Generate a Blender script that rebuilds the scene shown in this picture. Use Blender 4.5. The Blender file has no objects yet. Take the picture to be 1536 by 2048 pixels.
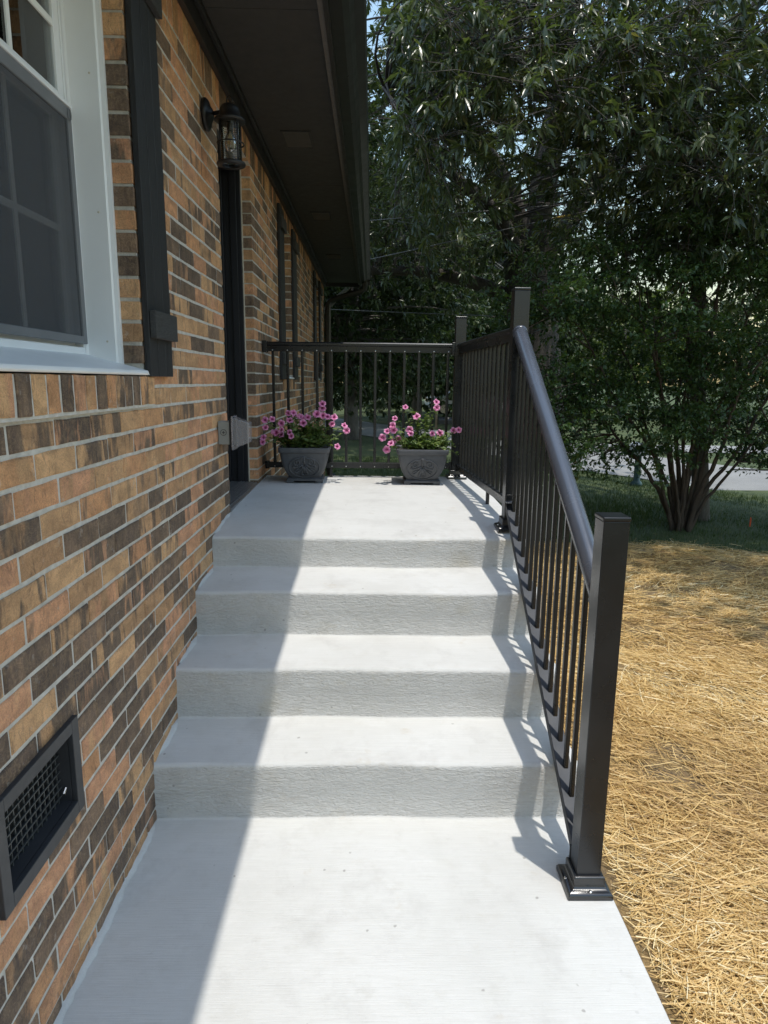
import bpy, math, random
import numpy as np
from mathutils import Vector, Matrix, Quaternion
random.seed(7); rng = np.random.default_rng(11)
SC = bpy.context.scene
COL = SC.collection

# ------------------------------------------------------------------ camera
CAM_F, PITCH, YAW, ROLL = 1323.4, 0.1948, 0.0195, 0.01057
CAM = Vector((0.732, 0.0, 1.4857))
cyaw, syaw, cp, sp = math.cos(YAW), math.sin(YAW), math.cos(PITCH), math.sin(PITCH)
FWD = Vector((syaw*cp, cyaw*cp, -sp)); RGT = Vector((cyaw, -syaw, 0)); UPV = RGT.cross(FWD)
R2 = RGT*math.cos(ROLL) + UPV*math.sin(ROLL); U2 = -RGT*math.sin(ROLL) + UPV*math.cos(ROLL)
cd = bpy.data.cameras.new('camera'); cam = bpy.data.objects.new('camera', cd); COL.objects.link(cam)
cd.sensor_fit = 'VERTICAL'; cd.sensor_height = 36.0; cd.lens = 36.0*CAM_F/2048.0
cd.clip_start = 0.02; cd.clip_end = 2000
cam.matrix_world = Matrix(((R2.x, U2.x, -FWD.x, CAM.x), (R2.y, U2.y, -FWD.y, CAM.y), (R2.z, U2.z, -FWD.z, CAM.z), (0, 0, 0, 1)))
SC.camera = cam

# ------------------------------------------------------------------ sky, sun, exposure
SUN = Vector((0.122, -0.155, 1.0)).normalized()
W = bpy.data.worlds.new('World'); SC.world = W; W.use_nodes = True
wn = W.node_tree.nodes; wl = W.node_tree.links
bgn = wn['Background']; sky = wn.new('ShaderNodeTexSky'); sky.sky_type = 'NISHITA'; sky.sun_disc = False
sky.sun_elevation = math.asin(SUN.z); sky.sun_rotation = math.atan2(SUN.x, SUN.y)
sky.dust_density = 1.4; sky.air_density = 2.2; sky.ozone_density = 4.5
wl.new(sky.outputs[0], bgn.inputs[0]); bgn.inputs[1].default_value = 0.15
sl = bpy.data.lights.new('sun', 'SUN'); sl.energy = 2.4; sl.angle = math.radians(0.55); sl.color = (1.0, 0.955, 0.875)
so = bpy.data.objects.new('sun', sl); COL.objects.link(so); so.rotation_euler = SUN.to_track_quat('Z', 'Y').to_euler(); so.location = (6, -8, 40)
SC.view_settings.view_transform = 'Standard'; SC.view_settings.look = 'None'
SC.view_settings.exposure = 0.50; SC.view_settings.gamma = 1.0; SC.view_settings.use_curve_mapping = False

# ------------------------------------------------------------------ material helpers
MATS = {}
class NT:
    def __init__(s, name):
        s.m = bpy.data.materials.new(name); s.m.use_nodes = True
        s.n = s.m.node_tree.nodes; s.l = s.m.node_tree.links
        s.b = s.n['Principled BSDF']; s.out = s.n['Material Output']; MATS[name] = s.m
    def node(s, t, **k):
        n = s.n.new(t)
        for a, v in k.items(): setattr(n, a, v)
        return n
    def put(s, sock, v):
        if hasattr(v, 'default_value') and hasattr(v, 'links'): s.l.new(v, sock)
        elif hasattr(v, 'outputs'): s.l.new(v.outputs[0], sock)
        else: sock.default_value = v
    def pos(s): return s.node('ShaderNodeNewGeometry').outputs['Position']
    def normal(s): return s.node('ShaderNodeNewGeometry').outputs['Normal']
    def vmul(s, a, v):
        n = s.node('ShaderNodeVectorMath', operation='MULTIPLY'); s.put(n.inputs[0], a); s.put(n.inputs[1], v); return n.outputs[0]
    def vadd(s, a, v):
        n = s.node('ShaderNodeVectorMath', operation='ADD'); s.put(n.inputs[0], a); s.put(n.inputs[1], v); return n.outputs[0]
    def math(s, op, a, b=0.0, c=None, clamp=False):
        n = s.node('ShaderNodeMath', operation=op, use_clamp=clamp); s.put(n.inputs[0], a); s.put(n.inputs[1], b)
        if c is not None: s.put(n.inputs[2], c)
        return n.outputs[0]
    def noise(s, vec, scale, detail=4, rough=0.55, dist=0.0):
        n = s.node('ShaderNodeTexNoise'); s.put(n.inputs['Vector'], vec); n.inputs['Scale'].default_value = scale
        n.inputs['Detail'].default_value = detail; n.inputs['Roughness'].default_value = rough; n.inputs['Distortion'].default_value = dist
        return n.outputs[0]
    def voro(s, vec, scale, feature='F1'):
        n = s.node('ShaderNodeTexVoronoi', feature=feature); s.put(n.inputs['Vector'], vec); n.inputs['Scale'].default_value = scale; return n.outputs[0]
    def ramp(s, f, stops, interp='LINEAR'):
        n = s.node('ShaderNodeValToRGB'); n.color_ramp.interpolation = interp; s.put(n.inputs[0], f)
        e = n.color_ramp.elements
        while len(e) > 1: e.remove(e[-1])
        for i, (p, c) in enumerate(stops):
            q = e[0] if i == 0 else e.new(p)
            q.position = p; q.color = tuple(c)+(1,) if len(c) == 3 else c
        return n.outputs[0]
    def mix(s, f, a, b, mode='MIX'):
        n = s.node('ShaderNodeMix', data_type='RGBA', blend_type=mode); s.put(n.inputs[0], f)
        for sock, v in ((n.inputs[6], a), (n.inputs[7], b)):
            if isinstance(v, tuple) and len(v) == 3: v = v+(1,)
            s.put(sock, v)
        return n.outputs[2]
    def mapr(s, f, a, b, c, d):
        n = s.node('ShaderNodeMapRange'); s.put(n.inputs[0], f)
        for i, v in enumerate((a, b, c, d)): n.inputs[i+1].default_value = v
        return n.outputs[0]
    def attr(s, name): return s.node('ShaderNodeAttribute', attribute_name=name)
    def sep(s, v):
        n = s.node('ShaderNodeSeparateXYZ'); s.put(n.inputs[0], v); return n.outputs
    def comb(s, x, y, z):
        n = s.node('ShaderNodeCombineXYZ')
        for i, v in enumerate((x, y, z)): s.put(n.inputs[i], v)
        return n.outputs[0]
    def set(s, base=None, rough=None, metal=None, spec=None, bump=None, bstr=0.3, bdist=0.01, **k):
        if base is not None: s.put(s.b.inputs['Base Color'], tuple(base)+(1,) if isinstance(base, tuple) and len(base) == 3 else base)
        if rough is not None: s.put(s.b.inputs['Roughness'], rough)
        if metal is not None: s.put(s.b.inputs['Metallic'], metal)
        if spec is not None: s.put(s.b.inputs['Specular IOR Level'], spec)
        if bump is not None:
            n = s.node('ShaderNodeBump'); s.put(n.inputs['Height'], bump); n.inputs['Strength'].default_value = bstr; n.inputs['Distance'].default_value = bdist
            s.l.new(n.outputs[0], s.b.inputs['Normal'])
        for a, v in k.items(): s.put(s.b.inputs[a], v)
        return s.m

def simple(name, col, rough=0.5, metal=0.0, spec=0.5, var=0.12, vscale=6.0, bscale=0, bstr=0.2, bdist=0.003):
    t = NT(name); p = t.pos(); n = t.noise(p, vscale, 5)
    f = t.mapr(n, 0.25, 0.75, 1-var, 1+var)
    c = t.mix(1.0, col, t.comb(f, f, f), 'MULTIPLY')
    r = t.mapr(t.noise(p, vscale*2.3, 4), 0.2, 0.8, max(0.03, rough-0.08), min(1, rough+0.08))
    t.set(c, r, metal, spec)
    if bscale: t.set(bump=t.noise(p, bscale, 5), bstr=bstr, bdist=bdist)
    return t.m

# ---- brick: three random numbers per brick choose its kiln colours
t = NT('brick'); p = t.pos(); a = t.attr('bc').outputs['Vector']; A = t.sep(a); P = t.sep(p)
along = t.math('ADD', P[0], P[1])
seed = t.math('MULTIPLY', A[2], 57.0)
PAL = [(0.0, (.098, .068, .052)), (.25, (.135, .092, .066)), (.44, (.215, .138, .092)), (.53, (.45, .25, .125)), (.70, (.63, .370, .185)), (.78, (.58, .29, .135)), (.93, (.60, .300, .165))]
c1 = t.ramp(A[0], PAL, 'LINEAR'); c2 = t.ramp(A[1], PAL, 'LINEAR')
v1 = t.comb(t.math('ADD', t.math('MULTIPLY', along, 17.0), seed), t.math('MULTIPLY', P[2], 4.0), seed)
band = t.mapr(t.noise(v1, 1.0, 3, .6, .4), .50, .60, 0, 1)
band = t.math('MULTIPLY', band, t.mapr(A[2], .10, .45, 0.0, .92))
col = t.mix(band, c1, c2)
v2 = t.comb(t.math('MULTIPLY', along, 62.0), t.math('MULTIPLY', P[2], 22.0), seed)
st = t.noise(v2, 1.0, 5, .65, 1.2)
col = t.mix(t.mapr(st, .45, .72, 0, .55), col, t.mix(.5, col, (.52, .36, .2)))
col = t.mix(t.mapr(st, .46, .26, 0, .6), col, (.07, .048, .034))
wh = t.noise(t.comb(t.math('MULTIPLY', along, 16.0), t.math('MULTIPLY', P[2], 20.0), seed), 1.0, 3, .5, 2.2)
ringl = t.math('SINE', t.math('MULTIPLY', wh, 42.0))
col = t.mix(t.mapr(ringl, .55, 1.0, 0, .20), col, t.mix(.55, col, (.62, .44, .25)))
col = t.mix(t.mapr(ringl, -.6, -1.0, 0, .20), col, (.085, .055, .036))
cloud = t.noise(t.comb(t.math('MULTIPLY', along, 9.0), t.math('MULTIPLY', P[2], 14.0), seed), 1.0, 4, .6, .8)
f = t.mapr(cloud, .28, .72, .74, 1.38); col = t.mix(1.0, col, t.comb(f, f, f), 'MULTIPLY')
fine = t.noise(p, 340, 4, .7)
f = t.mapr(fine, .25, .75, .72, 1.25); col = t.mix(1.0, col, t.comb(f, f, f), 'MULTIPLY')
sm = t.noise(p, 26, 4, .6)
col = t.mix(t.mapr(sm, .63, .74, 0, .42), col, (.55, .52, .47))
hb = t.math('ADD', t.math('ADD', t.math('MULTIPLY', st, .7), t.math('MULTIPLY', ringl, .06)), t.math('MULTIPLY', fine, .35))
t.set(col, t.mapr(st, .2, .8, .55, .85), spec=.35, bump=hb, bstr=1.0, bdist=.006)
# ---- mortar
t = NT('mortar'); p = t.pos(); n = t.noise(p, 30, 6, .65); n2 = t.noise(p, 220, 4, .7)
t.set(t.ramp(n, [(.25, (.46, .43, .375)), (.5, (.61, .58, .52)), (.75, (.72, .69, .635))]), .92, bump=t.math('ADD', n, t.math('MULTIPLY', n2, .6)), bstr=.95, bdist=.006)
# ---- concrete: broomed treads, rough risers
t = NT('concrete'); p = t.pos(); N = t.sep(t.normal()); P = t.sep(p)
big = t.noise(p, 2.2, 5, .6); mid = t.noise(p, 14, 5, .6); fine = t.noise(p, 190, 4, .7)
broom = t.noise(t.vmul(p, (7.0, 330.0, 140.0)), 1.0, 3, .6)
vert = t.mapr(t.math('ABSOLUTE', N[2]), .35, .75, 1, 0)
base = t.ramp(big, [(.25, (.55, .545, .52)), (.5, (.61, .607, .585)), (.75, (.65, .648, .63))])
base = t.mix(t.mapr(mid, .55, .80, 0, .45), base, (.50, .485, .44))
blot = t.noise(t.vadd(p, t.vmul(t.noise(p, 9, 3), (.06, .06, .06))), 4.5, 6, .68)
base = t.mix(t.mapr(blot, .52, .72, 0, .50), base, (.44, .43, .41))
base = t.mix(t.mapr(blot, .40, .24, 0, .35), base, (.72, .72, .71))
base = t.mix(t.mapr(broom, .35, .68, .0, .22), base, (.42, .41, .39))
stn = t.noise(t.vadd(p, (3.7, 1.2, .4)), 7.5, 4, .6, .2)
base = t.mix(t.mapr(stn, .66, .78, 0, .5), base, (.47, .40, .30))
drk = t.noise(t.vadd(p, (9.1, 5.2, 2.4)), 11, 6, .75, .2)
base = t.mix(t.mapr(drk, .62, .80, 0, .38), base, (.36, .35, .33))
spk = t.voro(t.vadd(p, t.vmul(t.noise(p, 50, 2), (.01, .01, .01))), 13.0)
keep = t.mapr(t.noise(p, 3.1, 2), .44, .54, 0, 1)
base = t.mix(t.math('MULTIPLY', t.mapr(spk, .045, .075, 1, 0), t.math('MULTIPLY', keep, .5)), base, (.16, .15, .13))
rough_h = t.math('MULTIPLY', t.noise(t.vmul(p, (45.0, 70.0, 130.0)), 1.0, 5, .66, .9), t.mapr(t.noise(p, 6, 3), .3, .7, .55, 1.35))
pit = t.noise(t.vmul(p, (26.0, 40.0, 50.0)), 1.0, 4, .6, 1.0)
hv = t.math('ADD', t.math('MULTIPLY', rough_h, 1.4), t.math('MULTIPLY', pit, .8))
hh = t.math('ADD', t.math('MULTIPLY', broom, .28), t.math('MULTIPLY', fine, .12))
h = t.math('ADD', t.math('MULTIPLY', hv, vert), hh)
base = t.mix(t.math('MULTIPLY', vert, t.mapr(rough_h, .30, .6, .30, 0)), base, (.48, .47, .45))
ylw = t.noise(p, 4.5, 4, .6)
base = t.mix(t.math('MULTIPLY', vert, t.mapr(ylw, .56, .74, 0, .4)), base, (.50, .45, .33))
t.set(base, .86, spec=.3, bump=h, bstr=.9, bdist=.007)
# ---- metals, paints
def powder(name, col, rough, bs=1500, vr=.16, spec=.9):
    t = NT(name); p = t.pos(); n = t.noise(p, bs, 2, .5); n2 = t.noise(p, 7, 4)
    f = t.mapr(n2, .3, .7, 1-vr, 1+vr)
    t.set(t.mix(1.0, col, t.comb(f, f, f), 'MULTIPLY'), t.mapr(n2, .25, .75, rough-.05, rough+.07), spec=spec, bump=n, bstr=.04, bdist=.0005)
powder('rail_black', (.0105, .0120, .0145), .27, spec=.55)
powder('sky_tinted_black', (.066, .074, .092), .24, vr=.05, spec=.75)  # black coat lifted towards blue-grey, reflected sky painted into its colour
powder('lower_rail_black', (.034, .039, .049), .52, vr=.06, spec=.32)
powder('base_black', (.012, .012, .013), .22)
simple('screw_metal', (.55, .55, .53), .25, 1.0)
simple('white_vinyl', (.84, .85, .86), .38, var=.03, vscale=3)
simple('white_aluminium', (.83, .84, .84), .42, var=.05, vscale=4, bscale=18, bstr=.08, bdist=.004)
simple('caulk', (.6, .55, .45), .7, var=.15, vscale=40)
simple('soffit_paint', (.040, .0395, .039), .6, var=.10, vscale=9, bscale=140, bstr=.15)
simple('trim_black', (.022, .022, .023), .42, var=.2, vscale=7, bscale=60, bstr=.08)
simple('louvre_grey', (.20, .19, .175), .6)
simple('fascia_trim', (.13, .12, .11), .6, var=.15, vscale=20)
simple('gutter_black', (.020, .022, .022), .33, var=.2, vscale=5)
simple('door_black', (.014, .015, .019), .40, var=.15, vscale=6)
simple('threshold_metal', (.34, .34, .34), .38, .8, var=.2, vscale=40)
simple('vent_plastic', (.032, .033, .036), .45, var=.15, vscale=12)
simple('vent_mesh', (.055, .058, .056), .5, var=.15, vscale=12)
simple('vent_dark', (.006, .006, .006), .8)
simple('box_grey', (.25, .262, .25), .48, var=.06, vscale=30)
simple('gasket_black', (.012, .012, .012), .6)
simple('lamp_black', (.010, .010, .011), .42, var=.2, vscale=40)
simple('brass', (.5, .33, .10), .3, .9)
simple('soil', (.04, .03, .022), .95, var=.4, vscale=80, bscale=120, bstr=.6, bdist=.01)
simple('roof_shingle', (.06, .058, .055), .9, var=.35, vscale=14, bscale=90, bstr=.5)
simple('interior_wall', (.11, .105, .10), .85)
simple('curtain', (.62, .60, .56), .9, var=.1, vscale=15)
simple('curtain_dark', (.10, .11, .12), .9, var=.2, vscale=15)
simple('screen_frame', (.17, .175, .185), .5)
simple('muntin_white', (.85, .85, .82), .5)
simple('wire_grey', (.16, .16, .155), .55)
simple('wire_black', (.03, .03, .03), .5)
simple('sleeve_yellow', (.65, .45, .05), .5)
simple('stake_orange', (.75, .10, .03), .5)
simple('mailbox_green', (.03, .07, .065), .4)
simple('mailbox_white', (.55, .58, .60), .45)
simple('mailbox_black', (.02, .022, .025), .4)
simple('car_white', (.72, .73, .74), .2, var=.02)
simple('car_black', (.012, .012, .013), .35)
simple('car_rim', (.5, .5, .52), .3, .8)
simple('wood_post', (.24, .18, .12), .85, var=.3, vscale=30)
# shutter: black stained wood, grain runs up the boards
t = NT('stained_wood'); p = t.pos()
g = t.noise(t.vmul(p, (90.0, 90.0, 5.0)), 1.0, 5, .65, 1.5)
t.set(t.ramp(g, [(.3, (.010, .010, .011)), (.6, (.026, .026, .027)), (.8, (.05, .049, .047))]), t.mapr(g, .3, .7, .5, .68), bump=g, bstr=.45, bdist=.003)
t = NT('stained_batten'); p = t.pos()
g = t.noise(t.vmul(p, (60.0, 14.0, 110.0)), 1.0, 5, .65, 2.0)
t.set(t.ramp(g, [(.3, (.022, .022, .022)), (.6, (.05, .05, .048)), (.8, (.10, .098, .09))]), .62, bump=g, bstr=.5, bdist=.003)
# planter resin
t = NT('planter_resin'); p = t.pos(); n = t.noise(p, 18, 5, .6); n2 = t.noise(p, 300, 3)
t.set(t.ramp(n, [(.3, (.066, .069, .076)), (.7, (.105, .108, .115))]), t.mapr(n, .3, .7, .45, .6), bump=n2, bstr=.15, bdist=.002)
# window glass, screen, clear plastic
def glassy(name, tint, alpha_t, rough=0.0, fres=1.45):
    t = NT(name); tr = t.node('ShaderNodeBsdfTransparent'); tr.inputs[0].default_value = tint+(1,)
    gl = t.node('ShaderNodeBsdfGlossy'); gl.inputs['Roughness'].default_value = rough
    fr = t.node('ShaderNodeFresnel'); fr.inputs[0].default_value = fres
    mx = t.node('ShaderNodeMixShader'); t.l.new(t.math('MULTIPLY', fr.outputs[0], alpha_t, clamp=True), mx.inputs[0]); t.l.new(tr.outputs[0], mx.inputs[1]); t.l.new(gl.outputs[0], mx.inputs[2])
    t.l.new(mx.outputs[0], t.out.inputs[0])
glassy('window_glass', (.85, .88, .87), 1.6)
glassy('lamp_glass', (.86, .87, .86), 1.7, .03)
t = NT('clear_plastic'); tr = t.node('ShaderNodeBsdfTransparent'); tr.inputs[0].default_value = (.80, .79, .80, 1)
t.set((.62, .60, .62), .12, spec=.8)
mx = t.node('ShaderNodeMixShader'); mx.inputs[0].default_value = .26; t.l.new(tr.outputs[0], mx.inputs[1]); t.l.new(t.b.outputs[0], mx.inputs[2]); t.l.new(mx.outputs[0], t.out.inputs[0])
t = NT('insect_screen'); tr = t.node('ShaderNodeBsdfTransparent'); t.set((.085, .09, .10), .7)
mx = t.node('ShaderNodeMixShader'); mx.inputs[0].default_value = .50; t.l.new(tr.outputs[0], mx.inputs[1]); t.l.new(t.b.outputs[0], mx.inputs[2]); t.l.new(mx.outputs[0], t.out.inputs[0])
# bark
def bark(name, c0, c1, sc=9.0):
    t = NT(name); p = t.pos(); n = t.noise(t.vmul(p, (1, 1, .22)), sc*4, 6, .7, .8); n2 = t.noise(p, 3, 4)
    t.set(t.mix(t.mapr(n2, .35, .7, 0, .6), t.ramp(n, [(.3, c0), (.7, c1)]), tuple(x*1.5 for x in c1)), .9, bump=n, bstr=.9, bdist=.03)
bark('oak_bark', (.022, .018, .015), (.085, .072, .060))
bark('myrtle_bark', (.024, .017, .012), (.072, .052, .036), 5)
bark('grey_bark', (.04, .037, .033), (.13, .12, .105))
# leaves: colour varies leaf by leaf through the attribute "rv"
def leafmat(name, cols, rough=.42, transl=.25, spec=.5):
    t = NT(name); r = t.attr('rv').outputs['Fac']; c = t.ramp(r, cols)
    t.set(c, rough, spec=spec)
    tl = t.node('ShaderNodeBsdfTranslucent'); t.l.new(t.mix(1.0, c, (1.25, 1.35, .7), 'MULTIPLY'), tl.inputs[0])
    mx = t.node('ShaderNodeMixShader'); mx.inputs[0].default_value = transl
    t.l.new(t.b.outputs[0], mx.inputs[1]); t.l.new(tl.outputs[0], mx.inputs[2]); t.l.new(mx.outputs[0], t.out.inputs[0])
leafmat('oak_leaf', [(0, (.036, .056, .022)), (.5, (.078, .104, .040)), (.80, (.14, .165, .065)), (.92, (.20, .18, .065)), (1, (.24, .19, .065))], .29, .34, .7)
leafmat('myrtle_leaf', [(0, (.028, .054, .016)), (.5, (.052, .096, .026)), (.9, (.085, .130, .040)), (.97, (.12, .14, .045)), (1, (.20, .08, .03))], .42, .32)
leafmat('far_leaf', [(0, (.024, .042, .016)), (.6, (.052, .080, .028)), (1, (.09, .12, .045))], .5, .3)
leafmat('bright_leaf', [(0, (.07, .11, .025)), (1, (.16, .20, .05))], .5, .35)
leafmat('petunia_leaf', [(0, (.065, .115, .028)), (.6, (.13, .20, .05)), (1, (.24, .29, .085))], .5, .35)
leafmat('grass_blade', [(0, (.030, .055, .014)), (.6, (.055, .092, .022)), (.9, (.10, .12, .04)), (1, (.25, .19, .09))], .5, .25)
leafmat('straw', [(0, (.20, .115, .045)), (.18, (.42, .26, .10)), (.5, (.65, .435, .17)), (.8, (.76, .56, .26)), (1, (.86, .75, .50))], .48, .18, .45)
leafmat('petal', [(0, (.85, .14, .42)), (.5, (.78, .12, .36)), (1, (.88, .22, .50))], .5, .3)
t = NT('petal_pink'); r = t.attr('rv').outputs['Fac']
t.set(t.ramp(r, [(0, (.16, .012, .07)), (.18, (.30, .02, .13)), (.34, (.78, .20, .44)), (1, (.92, .46, .68))]), .55)
tl = t.node('ShaderNodeBsdfTranslucent'); tl.inputs[0].default_value = (.85, .25, .5, 1); mx = t.node('ShaderNodeMixShader'); mx.inputs[0].default_value = .25
t.l.new(t.b.outputs[0], mx.inputs[1]); t.l.new(tl.outputs[0], mx.inputs[2]); t.l.new(mx.outputs[0], t.out.inputs[0])
simple('stem_green', (.10, .14, .04), .6)
# lawn ground, straw bed, road
t = NT('lawn_ground'); p = t.pos(); n = t.noise(p, 1.3, 5, .6); n2 = t.noise(p, 40, 4, .7)
c = t.ramp(n, [(.3, (.032, .052, .016)), (.55, (.055, .080, .024)), (.75, (.10, .10, .04))])
t.set(t.mix(t.mapr(n2, .4, .75, 0, .55), c, (.09, .10, .035)), .95, bump=n2, bstr=.7, bdist=.03)
t = NT('straw_bed'); p = t.pos(); n = t.noise(t.vmul(p, (90, 30, 90)), 1, 5, .7, 1.5); n2 = t.noise(p, 9, 4)
t.set(t.mix(t.mapr(n2, .45, .7, 0, .7), t.ramp(n, [(.3, (.13, .085, .04)), (.6, (.36, .24, .10)), (.8, (.5, .36, .17))]), (.12, .09, .06)), .95, bump=n, bstr=.8, bdist=.02)
t = NT('asphalt'); p = t.pos(); n = t.noise(p, .7, 5, .6); n2 = t.noise(p, 120, 3, .7)
c = t.ramp(n, [(.3, (.20, .195, .185)), (.7, (.29, .285, .27))]); f = t.mapr(n2, .3, .7, .8, 1.15)  # lower tone and darker patches put dappled tree shade into the paving colour
t.set(t.mix(1.0, c, t.comb(f, f, f), 'MULTIPLY'), .9, bump=n2, bstr=.4, bdist=.01)

# ------------------------------------------------------------------ mesh helpers
class MB:
    def __init__(s): s.v = []; s.f = []
    def box(s, x0, x1, y0, y1, z0, z1):
        o = len(s.v)
        s.v += [(x0,y0,z0),(x1,y0,z0),(x1,y1,z0),(x0,y1,z0),(x0,y0,z1),(x1,y0,z1),(x1,y1,z1),(x0,y1,z1)]
        s.f += [tuple(o+i for i in q) for q in ((0,3,2,1),(4,5,6,7),(0,1,5,4),(1,2,6,5),(2,3,7,6),(3,0,4,7))]
        return s
    def hexa(s, pts):
        o = len(s.v); s.v += [tuple(q) for q in pts]
        s.f += [tuple(o+i for i in q) for q in ((0,3,2,1),(4,5,6,7),(0,1,5,4),(1,2,6,5),(2,3,7,6),(3,0,4,7))]
        return s
    def tube(s, pts, rad, n=8, caps=True, squash=None):
        pts = [Vector(q) for q in pts]; m = len(pts)
        if not hasattr(rad, '__len__'): rad = [rad]*m
        o = len(s.v); ref = None
        for i, q in enumerate(pts):
            d = (pts[min(i+1, m-1)]-pts[max(i-1, 0)])
            d = d.normalized() if d.length > 1e-9 else Vector((0, 0, 1))
            if ref is None:
                ref = Vector((0, 0, 1)) if abs(d.z) < .9 else Vector((1, 0, 0))
            a = (ref-d*ref.dot(d)).normalized(); b = d.cross(a); ref = a
            for k in range(n):
                t = 2*math.pi*k/n
                s.v.append(tuple(q+(a*math.cos(t)+b*math.sin(t))*rad[i]))
        for i in range(m-1):
            for k in range(n):
                k2 = (k+1) % n; s.f.append((o+i*n+k, o+i*n+k2, o+(i+1)*n+k2, o+(i+1)*n+k))
        if caps:
            s.f.append(tuple(o+k for k in reversed(range(n)))); s.f.append(tuple(o+(m-1)*n+k for k in range(n)))
        return s
    def lathe(s, prof, c, n=24, caps=True):
        o = len(s.v); m = len(prof)
        for r, z in prof:
            for k in range(n):
                t = 2*math.pi*k/n; s.v.append((c[0]+r*math.cos(t), c[1]+r*math.sin(t), c[2]+z))
        for i in range(m-1):
            for k in range(n):
                k2 = (k+1) % n; s.f.append((o+i*n+k, o+i*n+k2, o+(i+1)*n+k2, o+(i+1)*n+k))
        if caps:
            s.f.append(tuple(o+k for k in reversed(range(n)))); s.f.append(tuple(o+(m-1)*n+k for k in range(n)))
        return s
    def prism_x(s, prof, x0, x1):          # prof: closed (y,z) polygon, counter-clockwise seen from +x
        o = len(s.v); m = len(prof)
        s.v += [(x0, y, z) for y, z in prof]+[(x1, y, z) for y, z in prof]
        for i in range(m): j = (i+1) % m; s.f.append((o+i, o+j, o+m+j, o+m+i))
        s.f.append(tuple(o+i for i in reversed(range(m)))); s.f.append(tuple(o+m+i for i in range(m)))
        return s
    def prism_y(s, prof, y0, y1):          # prof: closed (x,z) polygon
        o = len(s.v); m = len(prof)
        s.v += [(x, y0, z) for x, z in prof]+[(x, y1, z) for x, z in prof]
        for i in range(m): j = (i+1) % m; s.f.append((o+j, o+i, o+m+i, o+m+j))
        s.f.append(tuple(o+i for i in range(m))); s.f.append(tuple(o+m+i for i in reversed(range(m))))
        return s
    def mesh(s, name, mat):
        me = bpy.data.meshes.new(name); me.from_pydata(s.v, [], s.f); me.materials.append(MATS[mat]); me.update(); return me
    def build(s, name, mat, parent=None, smooth=False, bevel=0, seg=2):
        me = s.mesh(name, mat)
        if smooth: me.shade_smooth()
        return link(name, me, parent, bevel, seg)
def link(name, me, parent=None, bevel=0, seg=2, loc=None):
    o = bpy.data.objects.new(name, me); COL.objects.link(o)
    if parent: o.parent = parent
    if loc is not None: o.location = loc
    if bevel:
        md = o.modifiers.new('bevel', 'BEVEL'); md.width = bevel; md.segments = seg; md.limit_method = 'ANGLE'; md.angle_limit = math.radians(35)
        o.data.shade_smooth()
        wn_ = o.modifiers.new('wn', 'WEIGHTED_NORMAL'); wn_.keep_sharp = False
    return o
def tag(o, label=None, cat=None, group=None, kind=None):
    if label: o['label'] = label
    if cat: o['category'] = cat
    if group: o['group'] = group
    if kind: o['kind'] = kind
    return o
def thing(name, label, cat, loc=(0, 0, 0), group=None):
    o = bpy.data.objects.new(name, None); COL.objects.link(o); o.location = loc; o.empty_display_size = .1
    return tag(o, label, cat, group)
def B(name, mat, parent, *boxes, bevel=0, seg=2):
    m = MB()
    for b in boxes: m.box(*b)
    return m.build(name, mat, parent, bevel=bevel, seg=seg)
def np_mesh(name, mat, V, F, rv=None, smooth=False):
    """V (n,3); F (m,k) all faces with k corners"""
    me = bpy.data.meshes.new(name); n, (m, k) = len(V), F.shape
    me.vertices.add(n); me.vertices.foreach_set('co', np.ascontiguousarray(V, dtype=np.float32).ravel())
    me.loops.add(m*k); me.loops.foreach_set('vertex_index', np.ascontiguousarray(F, dtype=np.int32).ravel())
    me.polygons.add(m); me.polygons.foreach_set('loop_start', np.arange(0, m*k, k, dtype=np.int32))
    me.update(calc_edges=True)
    if rv is not None:
        at = me.attributes.new('rv', 'FLOAT', 'POINT'); at.data.foreach_set('value', np.ascontiguousarray(rv, dtype=np.float32))
    me.materials.append(MATS[mat])
    if smooth: me.shade_smooth()
    return me
def unit(a): return a/np.maximum(np.linalg.norm(a, axis=-1, keepdims=True), 1e-9)

# ------------------------------------------------------------------ ground, road, beds
def gz(x, y):
    t = np.clip((np.asarray(y, float)-4.0)/8.0, 0, 1); t = t*t*(3-2*t)
    return -.05-.15*t
def axis(lo, hi, dense_lo, dense_hi, nd, nf):
    a = np.linspace(dense_lo, dense_hi, nd)
    l = dense_lo-(dense_lo-lo)*np.linspace(1, 0, nf, endpoint=False)**3
    r = dense_hi+(hi-dense_hi)*np.linspace(0, 1, nf+1)[1:]**3
    return np.concatenate([l, a, r])
gx = axis(-400, 400, -12, 18, 90, 14); gy = axis(-200, 600, -6, 34, 110, 14)
X, Y = np.meshgrid(gx, gy); Zg = gz(X, Y)+.025*np.sin(X*1.7+1)*np.sin(Y*1.3)*np.clip((Y-5)/3, 0, 1)*np.clip((X-1.6)/1.0, 0, 1)*np.clip(-((X-6.68)*.873+(Y-9.67)*.488)-.3, 0, 1)
V = np.stack([X.ravel(), Y.ravel(), Zg.ravel()], -1); nx, ny = len(gx), len(gy)
I = (np.arange(ny-1)[:, None]*nx+np.arange(nx-1)[None]).ravel(); F = np.stack([I, I+1, I+1+nx, I+nx], -1)
tag(link('lawn_ground', np_mesh('lawn_ground', 'lawn_ground', V, F, smooth=True)), kind='structure')
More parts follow.
